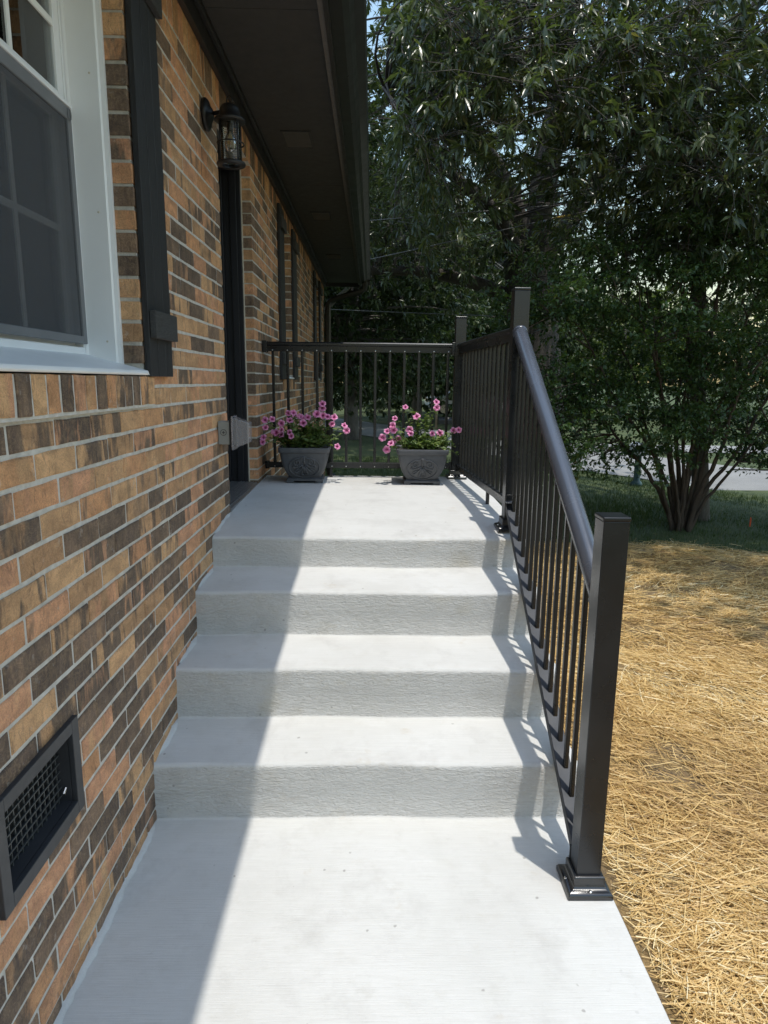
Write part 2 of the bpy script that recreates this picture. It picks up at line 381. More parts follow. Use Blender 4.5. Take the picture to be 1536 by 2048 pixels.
# road runs obliquely past the yard: near edge through (6.68, 9.67) in direction (-.49, .87)
RD = Vector((-.488, .873, 0)); RN = Vector((.873, .488, 0)); RP = Vector((6.68, 9.67, -.165))
def ribbon(name, p0, d, n, w, s0, s1, z, mat, seg=40, wob=.12):
    V, F = [], []
    for i in range(seg+1):
        s = s0+(s1-s0)*i/seg; c = p0+d*s
        a = c+n*(math.sin(s*1.1)*wob+math.sin(s*2.7+1)*wob*.5); b = c+n*(w+math.sin(s*.9+2)*wob)
        V += [(a.x, a.y, z), (b.x, b.y, z)]
        if i: k = 2*i; F.append((k-2, k-1, k+1, k))
    me = bpy.data.meshes.new(name); me.from_pydata(V, [], F); me.materials.append(MATS[mat]); me.update()
    return tag(link(name, me), kind='structure')
ribbon('road', RP, RD, RN, 3.5, -14, 70, -.186, 'asphalt', 90)
ribbon('driveway', Vector((4.9, 17.3, 0)), Vector((.985, -.17, 0)), Vector((.17, .985, 0)), 1.9, 0, 26, -.180, 'asphalt', 30)
# straw-covered seed bed beside the walk
def straw_edge(x): return 6.22-.12*(x-3.3)+.12*math.sin(x*2.3)+.07*math.sin(x*5.1+1)
V, F = [], []
xs = np.linspace(1.40, 9.5, 60); ys = np.linspace(0, 1, 40)
for i, x in enumerate(xs):
    for j, s in enumerate(ys):
        y = -3+(straw_edge(x)+3)*s; V.append((x, y, float(gz(x, y))+.012+.012*math.sin(x*7)*math.sin(y*6)))
for i in range(59):
    for j in range(39): k = i*40+j; F.append((k, k+40, k+41, k+1))
me = bpy.data.meshes.new('straw_bed'); me.from_pydata(V, [], F); me.materials.append(MATS['straw_bed']); me.shade_smooth()
tag(link('seed_bed', me), kind='structure')
# loose straw, denser where it is close
def straw_strands(n, xlo, xhi, ylo, yhi, pw, wid):
    x = xlo+(xhi-xlo)*rng.random(n); y = ylo+(yhi-ylo)*rng.random(n)**pw
    ye = 6.22-.12*(x-3.3)+.12*np.sin(x*2.3)+.07*np.sin(x*5.1+1)+rng.normal(0, .07, n)
    k = (y < ye); x, y = x[k], y[k]; n = len(x)
    bare = np.sin(x*3.1+np.sin(y*2.2)*1.3)*np.sin(y*3.7+x)+.35*np.sin(x*13+y*5)*np.sin(y*11-x*4) > .78
    k = ~(bare & (rng.random(n) < .75)); x, y = x[k], y[k]; n = len(x)
    flow = .5*np.sin(x*1.3+y*.7)+.35*np.sin(y*2.1-x*.8)-.25
    th = flow+rng.normal(0, .75, n)
    L = rng.gamma(3.2, .031, n).clip(.03, .27); w = wid*rng.uniform(.7, 1.5, n)
    clump = .5+.5*np.sin(x*9+2*np.sin(y*7))*np.sin(y*8+1.5*np.sin(x*6)); z = gz(x, y)+.014+rng.random(n)**1.8*(.012+.026*clump)
    tilt = rng.normal(0, .09, n); bend = rng.normal(0, .22, n)
    d = np.stack([np.cos(th), np.sin(th), tilt], -1); s = np.stack([-np.sin(th), np.cos(th), rng.normal(0, .5, n)], -1); s = unit(s)
    c = np.stack([x, y, z], -1)
    V = np.empty((n, 6, 3))
    for i, tt in enumerate((-.5, 0, .5)):
        off = c+d*(tt*L)[:, None]+s*((tt*tt-.1)*bend*L)[:, None]
        V[:, 2*i] = off-s*(w*.5)[:, None]; V[:, 2*i+1] = off+s*(w*.5)[:, None]
    V[:, :, 2] = np.maximum(V[:, :, 2], gz(V[:, :, 0], V[:, :, 1])+.008)
    V = np.where((V[:, :, :1].min(axis=1, keepdims=True) < 1.462), V+np.array([.14, 0, 0]), V)
    return V, np.repeat(np.clip(rng.beta(2.2, 2.2, n)+.12*np.sin(x*2+y*3), 0, 1)[:, None], 6, 1)
Vs, Rs = zip(straw_strands(95000, 1.5, 4.6, .9, 3.6, 1.15, .0021), straw_strands(90000, 1.5, 6.6, 2.8, 6.9, 1.0, .0032), straw_strands(12000, 4.4, 8, .5, 4.2, 1, .0052))
V = np.concatenate(Vs); Rv = np.concatenate(Rs); n = len(V)
b = (np.arange(n)*6)[:, None, None]; F = (b+np.array([[0, 1, 3, 2], [2, 3, 5, 4]])).reshape(-1, 4)
tag(link('straw', np_mesh('straw', 'straw', V.reshape(-1, 3), F, Rv.ravel())), 'loose golden straw scattered over the seed bed beside the walk', 'straw', kind='stuff')
# grass blades on the near lawn
def road_side(x, y): return (x-RP.x)*RN.x+(y-RP.y)*RN.y
n = 110000
y = 4.9+10*rng.random(n)**1.35; x = -1.5+(y*.66+3.4)*rng.random(n)
ye = 6.22-.12*(x-3.3)+.12*np.sin(x*2.3)
k = ((x < 1.2) | (y > ye-.1)) & (road_side(x, y) < -.05+rng.normal(0, .08, n)) & ~((x < .06) & (y < 10.5)); x, y = x[k], y[k]; n = len(x)
k = ~((np.sin(x*2.1+y)*np.sin(y*1.9-x*.6) > .72) & (rng.random(n) < .6)); x, y = x[k], y[k]; n = len(x)
h = rng.uniform(.02, .055, n)*(1+.05*(y-5)); w = .004+.0009*y; th = rng.uniform(0, 2*np.pi, n); ln = rng.normal(0, .45, (n, 2))
c = np.stack([x, y, gz(x, y)-.03], -1); s = np.stack([np.cos(th), np.sin(th), 0*th], -1)*w[:, None]*.5
V = np.stack([c-s, c+s, c+np.stack([ln[:, 0]*h, ln[:, 1]*h, h+.03], -1)], 1).reshape(-1, 3)
tag(link('grass', np_mesh('grass', 'grass_blade', V, np.arange(3*n).reshape(-1, 3), np.repeat(rng.beta(2, 2, n), 3))), 'short shaded green lawn grass between the straw and the road', 'grass', kind='stuff')

# ------------------------------------------------------------------ concrete steps
S_Y = [2.046, 2.341, 2.660, 2.979]; Z_T = [.205, .416, .617, .775]; Z_B = [0, .2186, .424, .631]
XR = 1.454; YB = 4.62
prof = [(-2.0, -.14), (-2.0, 0.0)]
for i in range(4):
    y, zb, zt = S_Y[i], Z_B[i], Z_T[i]; r = .020
    prof += [(y-.010, zb), (y-.003, zb+.002), (y, zb+.008)]
    prof += [(y, zb+(zt-zb)*.5), (y+.001, zt-r)]
    for k in range(1, 6): a = k/5*math.pi/2; prof.append((y+.001+r-r*math.cos(a), zt-r+r*math.sin(a)))
prof += [(3.25, .803), (3.6, .819), (4.1, .828), (YB-.012, .832), (YB-.004, .829), (YB, .820), (YB, -.25), (2.3, -.25)]
def zland(y): return float(np.interp(y, [2.98, 3.0, 3.25, 3.6, 4.1, 4.62], [.765, .776, .803, .819, .828, .832]))
m = MB(); xs = [-.004]+list(np.linspace(.08, XR-.012, 22))+[XR-.004, XR]
o = 0; P_ = len(prof)
for i, x in enumerate(xs):
    e = .006 if i == len(xs)-1 else 0
    for (y, z) in prof:
        wv = .0022*math.sin(x*5.3+y*2.1)+.0016*math.sin(x*11.7+y*7.9+2); m.v.append((x, y+(wv if z > -.05 and -1.9 < y < 4.5 else 0), z-e+(wv*.6 if z > -.05 else 0)))
for i in range(len(xs)-1):
    for k in range(P_): k2 = (k+1) % P_; m.f.append((i*P_+k, i*P_+k2, (i+1)*P_+k2, (i+1)*P_+k))
m.f.append(tuple(reversed(range(P_)))); m.f.append(tuple((len(xs)-1)*P_+k for k in range(P_)))
steps = m.build('concrete_steps', 'concrete'); steps.data.flip_normals()
steps.data.shade_smooth(); steps.data.set_sharp_from_angle(angle=math.radians(50))
fl_ = MB()
for (ya, za, yb2, zb2) in ((-1.9, 0, 2.04, 0), (2.075, .2055, 2.338, .2182), (2.372, .4168, 2.657, .4236), (2.692, .6185, 2.976, .6305), (3.012, .778, 3.384, .809)):
    n_ = int((yb2-ya)/.022)+2; o = len(fl_.v)
    for i in range(n_):
        t_ = i/(n_-1); y = ya+(yb2-ya)*t_; z = za+(zb2-za)*t_; tp = min(1, i/3, (n_-1-i)/3); w = -.003+tp*(.010+.006*abs(math.sin(y*9))+random.uniform(0, .007)); hh_ = .001+tp*(.005+.004*abs(math.sin(y*6+1))+random.uniform(0, .006))
        fl_.v += [(-.006, y, z+hh_), (.003, y, z+hh_*.8), (w, y, z+.0022), (w+.002, y, z-.006)]
        if i:
            for k in range(3): q = o+4*i; fl_.f.append((q-4+k, q-3+k, q+1+k, q+k))
fl_.build('joint_smear', 'concrete', steps, smooth=True)
tag(steps, 'pale grey concrete walk, four steps and porch landing along the brick wall', 'steps')

# ------------------------------------------------------------------ house
house = thing('brick_house', 'single-storey brick house with black shutters, black door and wide dark eaves', 'house')
CL = .0677; ZS = 1.395; CU = .067; ZSOL = ZS+20*CU        # joints below / above the sill line, soldier course
JT = .0108; BL = .2032
D0, D1 = 3.39, 4.255                                       # door opening
WIN = [(.95, 2.18), (5.63, 6.22), (8.74, 9.27)]            # window openings along the wall
WZ0, WZ1 = 1.497, ZSOL
Y_BEG, Y_END = -1.6, 10.35; Z_BOT = -.10; Z_TOP = 2.93
VENT = (1.155, 1.50, .44, .665)
# mortar wall with openings (its face 6 mm behind the bricks)
m = MB(); XM = -.0034; XB = -.088; e = .005
cuts = sorted([(D0, D1, -1, ZSOL)]+[(a, b, WZ0, WZ1) for a, b in WIN]); yb = Y_BEG
for a, b_, z0, z1 in cuts:
    m.box(XB, XM, yb, a-e, Z_BOT, Z_TOP); yb = b_+e
    m.box(XB, XM, a-e, yb, z1+e, Z_TOP)
    if a == WIN[0][0]:
        v0, v1, w0, w1 = VENT
        m.box(XB, XM, a-e, v0+.012, Z_BOT, z0-e); m.box(XB, XM, v1-.012, yb, Z_BOT, z0-e)
        m.box(XB, XM, v0+.012, v1-.012, Z_BOT, w0+.012); m.box(XB, XM, v0+.012, v1-.012, w1-.012, z0-e)
    elif z0 > 0: m.box(XB, XM, a-e, yb, Z_BOT, z0-e)
m.box(XB, XM, yb, Y_END-e, Z_BOT, Z_TOP)
m.box(-7.5, -.09, Y_END-.09, Y_END-e-.002, Z_BOT, Z_TOP)
wall = m.build('wall', 'mortar', house)
# bricks
bricks = []
def add_course(z0, z1, half, spans):
    for ya, yb, ca, cb in spans:
        y = ya; first = True
        L = BL*.5 if half else BL
        # bond starts at a fixed origin so that courses line up along the wall
        org = Y_BEG+(BL*.5 if half else 0)
        k = math.floor((ya-org)/BL)
        edges = [ya]+[org+BL*i for i in range(k+1, k+200) if ya+.045 < org+BL*i < yb-.045]+[yb]
        for a, c in zip(edges[:-1], edges[1:]):
            hj = random.uniform(.0034, .0052); y0 = a+(0 if (a == ya and ca) else hj); y1 = c-(0 if (c == yb and cb) else hj)
            bricks.append((y0, y1, z0+JT/2, z1-JT/2))
def spans_at(zm):
    s = [(Y_BEG, Y_END, False, True)]
    holes = [(D0, D1)] if zm < ZSOL else []
    for a, b_ in WIN:
        if WZ0 < zm < WZ1: holes.append((a, b_))
        elif ZS < zm < WZ0+.01: holes.append((a-.07, b_+.07))
    if VENT[2]-.0 < zm < VENT[3]: holes.append((VENT[0]+.012, VENT[1]-.012))
    out = []; y = Y_BEG; left = False
    for a, b_ in sorted(holes):
        out.append((y, a, left, True)); y, left = b_, True
    out.append((y, Y_END, left, True)); return out
nlow = int((ZS-Z_BOT)/CL)
for k in range(nlow): add_course(ZS-(k+1)*CL, ZS-k*CL, k % 2 == 0, spans_at(ZS-(k+.5)*CL))
for k in range(20): add_course(ZS+k*CU, ZS+(k+1)*CU, k % 2 == 1, spans_at(ZS+(k+.5)*CU))
SOLW = .0675
y = Y_BEG
while y < Y_END-SOLW:
    bricks.append((y+JT/2, y+SOLW-JT/2, ZSOL+JT/2, ZSOL+.195)); y += SOLW
row = []
for a, b_ in WIN:
    y = b_+.07
    while y > a-.07: row.append((y-.0675+.0062, y-.0062, ZS+.011, 1.4935)); y -= .0675
    MB().box(XB+.003, .0075, a-.07, b_+.068, ZS+.003, 1.4925).build('sill_mortar', 'mortar', wall)
def brick_geo(y0, y1, z0, z1, proud=0.0, depth=.085):
    j = lambda s=.0014: random.uniform(-s, s)
    c = random.uniform(.0026, .0046); px = proud+random.uniform(-.0012, .0016)
    tall = (z1-z0) > (y1-y0)
    def rect(i, x, jx, je):
        a, b, d, e = y0+i, y1-i, z0+i, z1-i; pts = []
        if tall:
            q = [d, d+(e-d)*.34, d+(e-d)*.67, e]; pts = [(a, q[0]), (b, q[0]), (b, q[1]), (b, q[2]), (b, q[3]), (a, q[3]), (a, q[2]), (a, q[1])]
        else:
            q = [a, a+(b-a)*.34, a+(b-a)*.67, b]; pts = [(q[0], d), (q[1], d), (q[2], d), (q[3], d), (q[3], e), (q[2], e), (q[1], e), (q[0], e)]
        return [(x+j(jx), y+j(je), z+j(je)) for y, z in pts]
    out = rect(0, px-.0024, .0006, .0014); inn = rect(c, px, .0008, .0010); bk = [(px-depth, o[1], o[2]) for o in out]
    core = [(8, 9, 14, 15), (9, 10, 13, 14), (10, 11, 12, 13)] if not tall else [(8, 9, 10, 15), (15, 10, 11, 14), (14, 11, 12, 13)]
    f = core+[(i, (i+1) % 8, 8+(i+1) % 8, 8+i) for i in range(8)]+[(16+i, 16+(i+1) % 8, (i+1) % 8, i) for i in range(8)]
    return out+inn+bk, f
def brick_rand():
    r = random.random()
    a = random.uniform(0, .46) if r < .44 else (random.uniform(.53, .72) if r < .70 else random.uniform(.75, 1.0))
    b = random.uniform(0, .46) if random.random() < .5 else random.uniform(.5, 1.0)
    return (a, b, random.random())
def seen(q):                                               # apparent size from the walk, to choose which stay single
    y, z = (q[0]+q[1])/2, (q[2]+q[3])/2
    v = Vector((0, y, z))-CAM; d = v.dot(FWD)
    if d < .3: return 0
    u = 768+CAM_F*v.dot(R2)/d; w = 1024-CAM_F*v.dot(U2)/d
    if not (-40 < u < 800 and -60 < w < 2100): return 0
    if u < 285 and w < 745: return 0
    return (q[1]-q[0])*(q[3]-q[2])*CAM.x/v.length**3
allb = [(q, 0.0) for q in bricks]+[(q, .012) for q in row]
allb.sort(key=lambda q: -seen(q[0]))
def brick_mesh(lst, name):
    vs, fs, cs = [], [], []
    for q, pr in lst:
        v, f = brick_geo(*q, proud=pr); o = len(vs); vs += v; fs += [tuple(o+i for i in g) for g in f]; r = brick_rand(); cs += [r]*len(v)
    me = bpy.data.meshes.new(name); me.from_pydata(vs, [], fs); me.materials.append(MATS['brick'])
    at = me.attributes.new('bc', 'FLOAT_VECTOR', 'POINT'); at.data.foreach_set('vector', np.array(cs, dtype=np.float32).ravel()); me.update()
    return me
for q in allb[:300]: link('brick', brick_mesh([q], 'brick'), wall)
rest = link('bricks', brick_mesh(allb[300:], 'bricks'), wall); rest['kind'] = 'stuff'
# eaves
B('frieze_board', 'trim_black', house, (.001, .026, Y_BEG, Y_END+.02, 2.858, 2.951), bevel=.002)
B('soffit_moulding', 'trim_black', house, (.0262, .050, Y_BEG, Y_END+.02, 2.926, 2.949), bevel=.004)
sof = B('soffit', 'soffit_paint', house, (-.085, .56, Y_BEG, 10.62, 2.962, 2.975))
yj = [Y_BEG, .57, 3.01, 5.45, 7.89, 10.60]
vent_y = [2.38, 4.33, 6.26, 8.25]
for a, b_ in zip(yj[:-1], yj[1:]): B('soffit_panel', 'soffit_paint', sof, (.0505, .506, a+.0018, b_-.0018, 2.950, 2.9605), bevel=.001)
for vy in vent_y:
    v = B('soffit_vent', 'soffit_paint', house, (.172, .352, vy-.005, vy+.009, 2.9435, 2.9495), (.172, .352, vy+.276, vy+.290, 2.9435, 2.9495), (.172, .184, vy+.009, vy+.276, 2.9435, 2.9495), (.340, .352, vy+.009, vy+.276, 2.9435, 2.9495))
    lv = MB()
    for k in range(22):
        y = vy+.014+k*.0119; lv.hexa([(.184, y, 2.9445), (.34, y, 2.9445), (.34, y+.004, 2.9445), (.184, y+.004, 2.9445), (.184, y+.006, 2.9498), (.34, y+.006, 2.9498), (.34, y+.010, 2.9498), (.184, y+.010, 2.9498)])
    lv.build('louvre', 'louvre_grey', v)
B('soffit_trim', 'fascia_trim', house, (.507, .531, Y_BEG, 5.93, 2.925, 2.9495), bevel=.0015)
B('soffit_trim', 'fascia_trim', house, (.507, .531, 5.935, 10.60, 2.931, 2.9495), bevel=.0015)
B('fascia', 'trim_black', house, (.5315, .552, Y_BEG, 10.62, 2.905, 3.10), bevel=.0015)
B('rake_board', 'trim_black', house, (-.09, .5305, 10.605, 10.63, 2.90, 3.10), bevel=.0015)
g = [(.5525, 2.925), (.605, 2.925), (.630, 2.945), (.648, 2.985), (.690, 3.010), (.697, 3.042), (.697, 3.052), (.686, 3.052), (.686, 3.044), (.680, 3.017), (.642, 2.994), (.622, 2.952), (.602, 2.932), (.5525, 2.932)]
gut = MB().prism_y(g, Y_BEG, 10.60).build('gutter', 'gutter_black', house)
for y in (0.4, 3.4, 6.3, 9.3): B('gutter_hanger', 'gutter_black', gut, (.553, .690, y, y+.025, 3.040, 3.046))
B('gutter_cap', 'gutter_black', gut, (.5525, .69, 10.602, 10.608, 2.925, 3.05))
rf = MB(); rf.hexa([(-7.5, Y_BEG-.3, 5.2), (.60, Y_BEG-.3, 3.055), (.60, 10.66, 3.055), (-7.5, 10.66, 5.2), (-7.5, Y_BEG-.3, 5.25), (.60, Y_BEG-.3, 3.10), (.60, 10.66, 3.10), (-7.5, 10.66, 5.25)])
roof = rf.build('roof', 'roof_shingle', house)
MB().hexa([(-7.4, 10.36, 2.976), (.50, 10.36, 2.976), (.50, 10.40, 2.976), (-7.4, 10.40, 2.976), (-7.4, 10.36, 5.1), (.50, 10.36, 3.05), (.50, 10.40, 3.05), (-7.4, 10.40, 5.1)]).build('gable_wall', 'trim_black', house)
dsp = MB(); path = [(.615, 10.30, 2.93), (.615, 10.30, 2.88), (.60, 10.30, 2.83), (.56, 10.30, 2.795), (.16, 10.30, 2.68), (.09, 10.30, 2.65), (.065, 10.30, 2.60), (.062, 10.30, 2.54), (.062, 10.30, .10), (.075, 10.30, .05), (.16, 10.30, .0)]
dsp.tube(path, [.043]*len(path), 6); dsp.build('downspout', 'gutter_black', house)
# interior shell keeps daylight out of the rooms
sh = MB().box(-5.0, -.24, -1.4, 10.2, .70, 2.92); sh.f = [tuple(reversed(f)) for f in sh.f]
o_ = len(sh.v)
shell = MB()
shell.box(-5.05, -5.0, -1.5, 10.25, .6, 2.95); shell.box(-5.0, -.09, -1.55, -1.5, .6, 2.95); shell.box(-5.0, -.09, -1.5, 10.25, 2.93, 2.948); shell.box(-5.0, -.22, -1.5, 10.25, .62, .70)
for a, b_ in [(-1.5, .93), (2.22, D0-.03), (D1+.03, 5.60), (6.25, 8.71), (9.30, 10.25)]: shell.box(-.23, -.215, a, b_, .71, 2.92)
for a, b_ in WIN: shell.box(-.23, -.215, a-.02, b_+.04, .71, 1.50); 
shell.build('room_lining', 'interior_wall', house)

# windows -------------------------------------------------------------------
def window(y0, y1, near):
    w = B('window', 'white_vinyl', house, (-.225, -.165, y1-.045, y1-.004, 1.535, WZ1-.002), (-.225, -.165, y0+.004, y0+.045, 1.535, WZ1-.002), (-.225, -.165, y0+.045, y1-.045, WZ1-.06, WZ1-.002), (-.225, -.165, y0+.045, y1-.045, 1.535, 1.580), bevel=.003)
    # aluminium-wrapped jambs with two bends, and the sloped sill
    for s, ye in ((1, y1), (-1, y0)):
        mb = MB()
        pr = [(-.060, .000), (-.060, .014), (-.072, .016), (-.076, .022), (-.160, .022), (-.164, .034), (-.1645, .000)]
        pr = [(x, ye-s*d-s*.001) for x, d in pr]
        o = len(mb.v); n_ = len(pr)
        mb.v += [(x, y, 1.530) for x, y in pr]+[(x, y, WZ1-.003) for x, y in pr]
        for i in range(n_): j = (i+1) % n_; q = (o+i, o+j, o+n_+j, o+n_+i); mb.f.append(q if s < 0 else tuple(reversed(q)))
        mb.f.append(tuple(o+i for i in range(n_))); mb.f.append(tuple(o+n_+i for i in range(n_)))
        cs = mb.build('jamb_trim', 'white_aluminium', w)
        if s > 0 and near:
            for z in (1.60, 1.98, 2.36): MB().lathe([(.0035, 0), (.002, .0015)], (0, 0, 0), 8).build('nail', 'caulk', cs).matrix_world = Matrix.Translation((-.10, ye-.0235, z)) @ Matrix.Rotation(math.pi/2, 4, 'X')
    MB().prism_y([(-.19, 1.500), (.013, 1.4975), (.018, 1.503), (.014, 1.512), (-.10, 1.542), (-.166, 1.560), (-.19, 1.560)], y0+.001, y1-.0005).build('sill', 'white_aluminium', w, bevel=.002)
    # sloping end flare of the sill
    MB().hexa([(-.05, y1, 1.4985), (.016, y1, 1.4985), (.016, y1+.020, 1.4985), (-.05, y1+.004, 1.4985), (-.05, y1, 1.526), (.014, y1, 1.511), (.014, y1+.008, 1.503), (-.05, y1+.003, 1.522)]).build('sill_end', 'white_aluminium', w)
    zm = 2.255
    # lower sash sits inside, upper sash outside
    ya, yb_ = y0+.046, y1-.046
    for nm, x0, x1, za, zb in (('lower_sash', -.214, -.190, 1.581, zm+.005), ('upper_sash', -.188, -.168, zm-.005, WZ1-.061)):
        s = B(nm, 'white_vinyl', w, (x0, x1, ya, ya+.036, za, zb), (x0, x1, yb_-.036, yb_, za, zb), (x0, x1, ya+.036, yb_-.036, za, za+.038), (x0, x1, ya+.036, yb_-.036, zb-.032, zb), bevel=.002)
        xm = (x0+x1)/2
        B('pane', 'window_glass', s, (xm-.002, xm+.002, ya+.034, yb_-.034, za+.036, zb-.030))
        mu = MB(); nv = 3 if near else 1
        for k in range(1, nv+1): yc = ya+(yb_-ya)*k/(nv+1); mu.box(xm+.003, xm+.008, yc-.009, yc+.009, za+.038, zb-.032)
        zc = (za+zb)/2; mu.box(xm+.0032, xm+.0085, ya+.036, yb_-.036, zc-.009, zc+.009)
        mu.build('muntin', 'muntin_white', s)
    sc = B('screen_frame', 'screen_frame', w, (-.164, -.154, yb_-.020, yb_+.006, 1.590, zm), (-.164, -.154, ya-.006, ya+.020, 1.590, zm), (-.164, -.154, ya+.020, yb_-.020, 1.590, 1.612), (-.164, -.154, ya+.020, yb_-.020, zm-.034, zm), bevel=.0015)
    B('screen_mesh', 'insect_screen', sc, (-.1595, -.1585, ya+.018, yb_-.018, 1.610, zm-.032))
    B('screen_cap', 'white_vinyl', sc, (-.166, -.150, ya-.006, yb_+.008, zm+.001, zm+.010), bevel=.001)
    if near:
        tb = MB(); tb.tube([(-.151, yb_-.012+.010*math.cos(q), zm-.020+.016*math.sin(q)) for q in np.linspace(0, 2*math.pi, 13)], .0016, 6); tb.build('pull_tab', 'screen_frame', sc)
    # curtains behind the glass
    for c0, c1, mt in ((yb_-.10, yb_+.02, 'curtain'), (yb_-.42, yb_-.13, 'curtain_dark')):
        cv = MB(); n_ = 26
        for i in range(n_+1):
            yy = c0+(c1-c0)*i/n_; xx = -.262+.014*math.sin(i*1.35)+.006*math.sin(i*.7)
            cv.v += [(xx, yy, 1.50), (xx, yy, 2.74)]
            if i: k = 2*i; cv.f.append((k-2, k, k+1, k-1))
        cv.build('curtain', mt, w, smooth=True)
    return w
window(*WIN[0], True); window(*WIN[1], False); window(*WIN[2], False)
# door ------------------------------------------------------------------------
door = B('door', 'door_black', house, (-.215, -.175, D0+.05, D1-.05, .865, ZSOL-.05), bevel=.002)
for z0, z1 in ((.98, 1.55), (1.68, 2.55)):
    B('door_panel', 'door_black', door, (-.1748, -.166, D0+.16, D1-.16, z0, z1), bevel=.004)
jb = MB()
for s, ye in ((1, D1), (-1, D0)):
    for x0, x1, d in ((-.165, -.125, .020), (-.1245, -.085, .032), (-.0845, -.060, .026)):
        a, b_ = sorted((ye-s*.002, ye-s*d)); jb.box(x0, x1, a, b_, .834, ZSOL-.001)
    a, b_ = sorted((ye-s*.002, ye-s*.048)); jb.box(-.225, -.1655, a, b_, .834, ZSOL-.001)
jb.box(-.225, -.060, D0+.0485, D1-.0485, ZSOL-.045, ZSOL-.001)
jb.build('door_frame', 'door_black', door, bevel=.002)
B('door_caulk', 'caulk', door, (-.0595, -.054, D0+.001, D0+.012, .84, ZSOL-.002), (-.0595, -.054, D1-.008, D1-.001, .84, ZSOL-.002))
th = MB().prism_y([(-.22, .80), (.004, .80), (.004, .829), (-.02, .836), (-.10, .846), (-.22, .848)], D0+.003, D1-.003)
tho = th.build('threshold', 'threshold_metal', door)
for k in range(6): B('ridge', 'threshold_metal', tho, (-.018-k*.018, -.010-k*.018, D0+.004, D1-.004, .833+k*.0018, .839+k*.0020), bevel=.001)
MB().lathe([(.012, 0), (.012, .02), (.028, .035), (.030, .05), (.018, .062)], (0, 0, 0), 16).build('door_knob', 'brass', door, smooth=True).matrix_world = Matrix.Translation((-.172, D0+.11, 1.78)) @ Matrix.Rotation(math.pi/2, 4, 'Y')
# shutters ----------------------------------------------------------------------
def shutter(y0, y1, nb=3):
    s = bpy.data.objects.new('shutter', None); COL.objects.link(s); s.parent = house; s.empty_display_size = .1
    w = (y1-y0)/nb
    for k in range(nb): B('board', 'stained_wood', s, (.003, .0225+.0006*(k % 2), y0+k*w+.0012, y0+(k+1)*w-.0012, 1.494, 2.80), bevel=.0015)
    for z in (1.615, 2.63): B('batten', 'stained_batten', s, (.0235, .044, y0+.008, y1+.004, z, z+.086), bevel=.002)
shutter(2.187, 2.425); shutter(.66, .94)
shutter(5.36, 5.62); shutter(6.235, 6.50); shutter(8.46, 8.73); shutter(9.285, 9.55)
# foundation vent -----------------------------------------------------------------
vy0, vy1, vz0, vz1 = VENT
fv = B('foundation_vent', 'vent_plastic', house, (.000, .014, vy0-.012, vy0+.022, vz0-.012, vz1+.010), (.000, .014, vy1-.022, vy1+.012, vz0-.012, vz1+.010), (.000, .014, vy0+.022, vy1-.022, vz1-.022, vz1+.010), (.000, .014, vy0+.022, vy1-.022, vz0-.012, vz0+.022), bevel=.002)
B('vent_sleeve', 'vent_plastic', fv, (-.080, -.0002, vy0+.015, vy0+.0218, vz0+.010, vz1-.010), (-.080, -.0002, vy1-.0218, vy1-.015, vz0+.010, vz1-.010), (-.080, -.0002, vy0+.0222, vy1-.0222, vz1-.0218, vz1-.015), (-.080, -.0002, vy0+.0222, vy1-.0222, vz0+.015, vz0+.0218))
B('vent_back', 'vent_dark', fv, (-.086, -.0805, vy0, vy1, vz0, vz1))
for k in range(14): B('grille_bar', 'vent_mesh', fv, (-.030, -.0272, vy0+.034+k*.0212, vy0+.0372+k*.0212, vz0+.022, vz1-.022))
for k in range(8): B('grille_bar', 'vent_mesh', fv, (-.0270, -.0242, vy0+.022, vy1-.022, vz0+.036+k*.0215, vz0+.0392+k*.0215))
MB().tube([(-.012, vy1-.040, vz0+.052), (-.012, vy1-.026, vz0+.060)], .0035, 8).build('vent_latch', 'screw_metal', fv)

# ------------------------------------------------------------------ wall lantern and outlet box
lamp = thing('wall_lantern', 'black caged wall lantern with ribbed clear glass beside the front door', 'lantern', (0, 3.14, 2.60))
def LP(mb, name, mat, **k):
    o = mb.build(name, mat, lamp, **k); o.matrix_parent_inverse = Matrix.Translation((0, -3.14, -2.60)); return o
LC = (.118, 3.10)
bp_ = MB().lathe([(.064, 0), (.064, .012), (.056, .020), (.036, .026), (.022, .036), (.012, .040)], (0, 0, 0), 28)
bp_.v = [(v[2]+.002, 3.14+v[0], 2.605+v[1]) for v in bp_.v]; LP(bp_, 'back_plate', 'lamp_black', smooth=True)
LP(MB().tube([(.03, 3.14, 2.608), (.07, 3.125, 2.610), (LC[0], LC[1], 2.606)], .0085, 10), 'arm', 'lamp_black', smooth=True)
LP(MB().lathe([(.060, 2.562), (.066, 2.566), (.064, 2.574), (.044, 2.582), (.042, 2.610), (.038, 2.622), (.022, 2.632), (.006, 2.636)], (*LC, 0), 28), 'cap', 'lamp_black', smooth=True)
LP(MB().tube([(LC[0]-.012, LC[1], 2.630), (LC[0]-.012, LC[1], 2.655), (LC[0], LC[1], 2.668), (LC[0]+.012, LC[1], 2.655), (LC[0]+.012, LC[1], 2.630)], .0026, 8), 'loop', 'lamp_black', smooth=True)
LP(MB().lathe([(.036, 2.392), (.060, 2.392), (.062, 2.397), (.060, 2.403), (.036, 2.404), (.036, 2.392)], (*LC, 0), 28, False), 'bottom_ring', 'lamp_black', smooth=True)
rg = [(LC[0]+.056*math.cos(q), LC[1]+.056*math.sin(q), 2.478) for q in np.linspace(0, 2*math.pi, 37)]
LP(MB().tube(rg, .0032, 8), 'cage_ring', 'lamp_black', smooth=True)
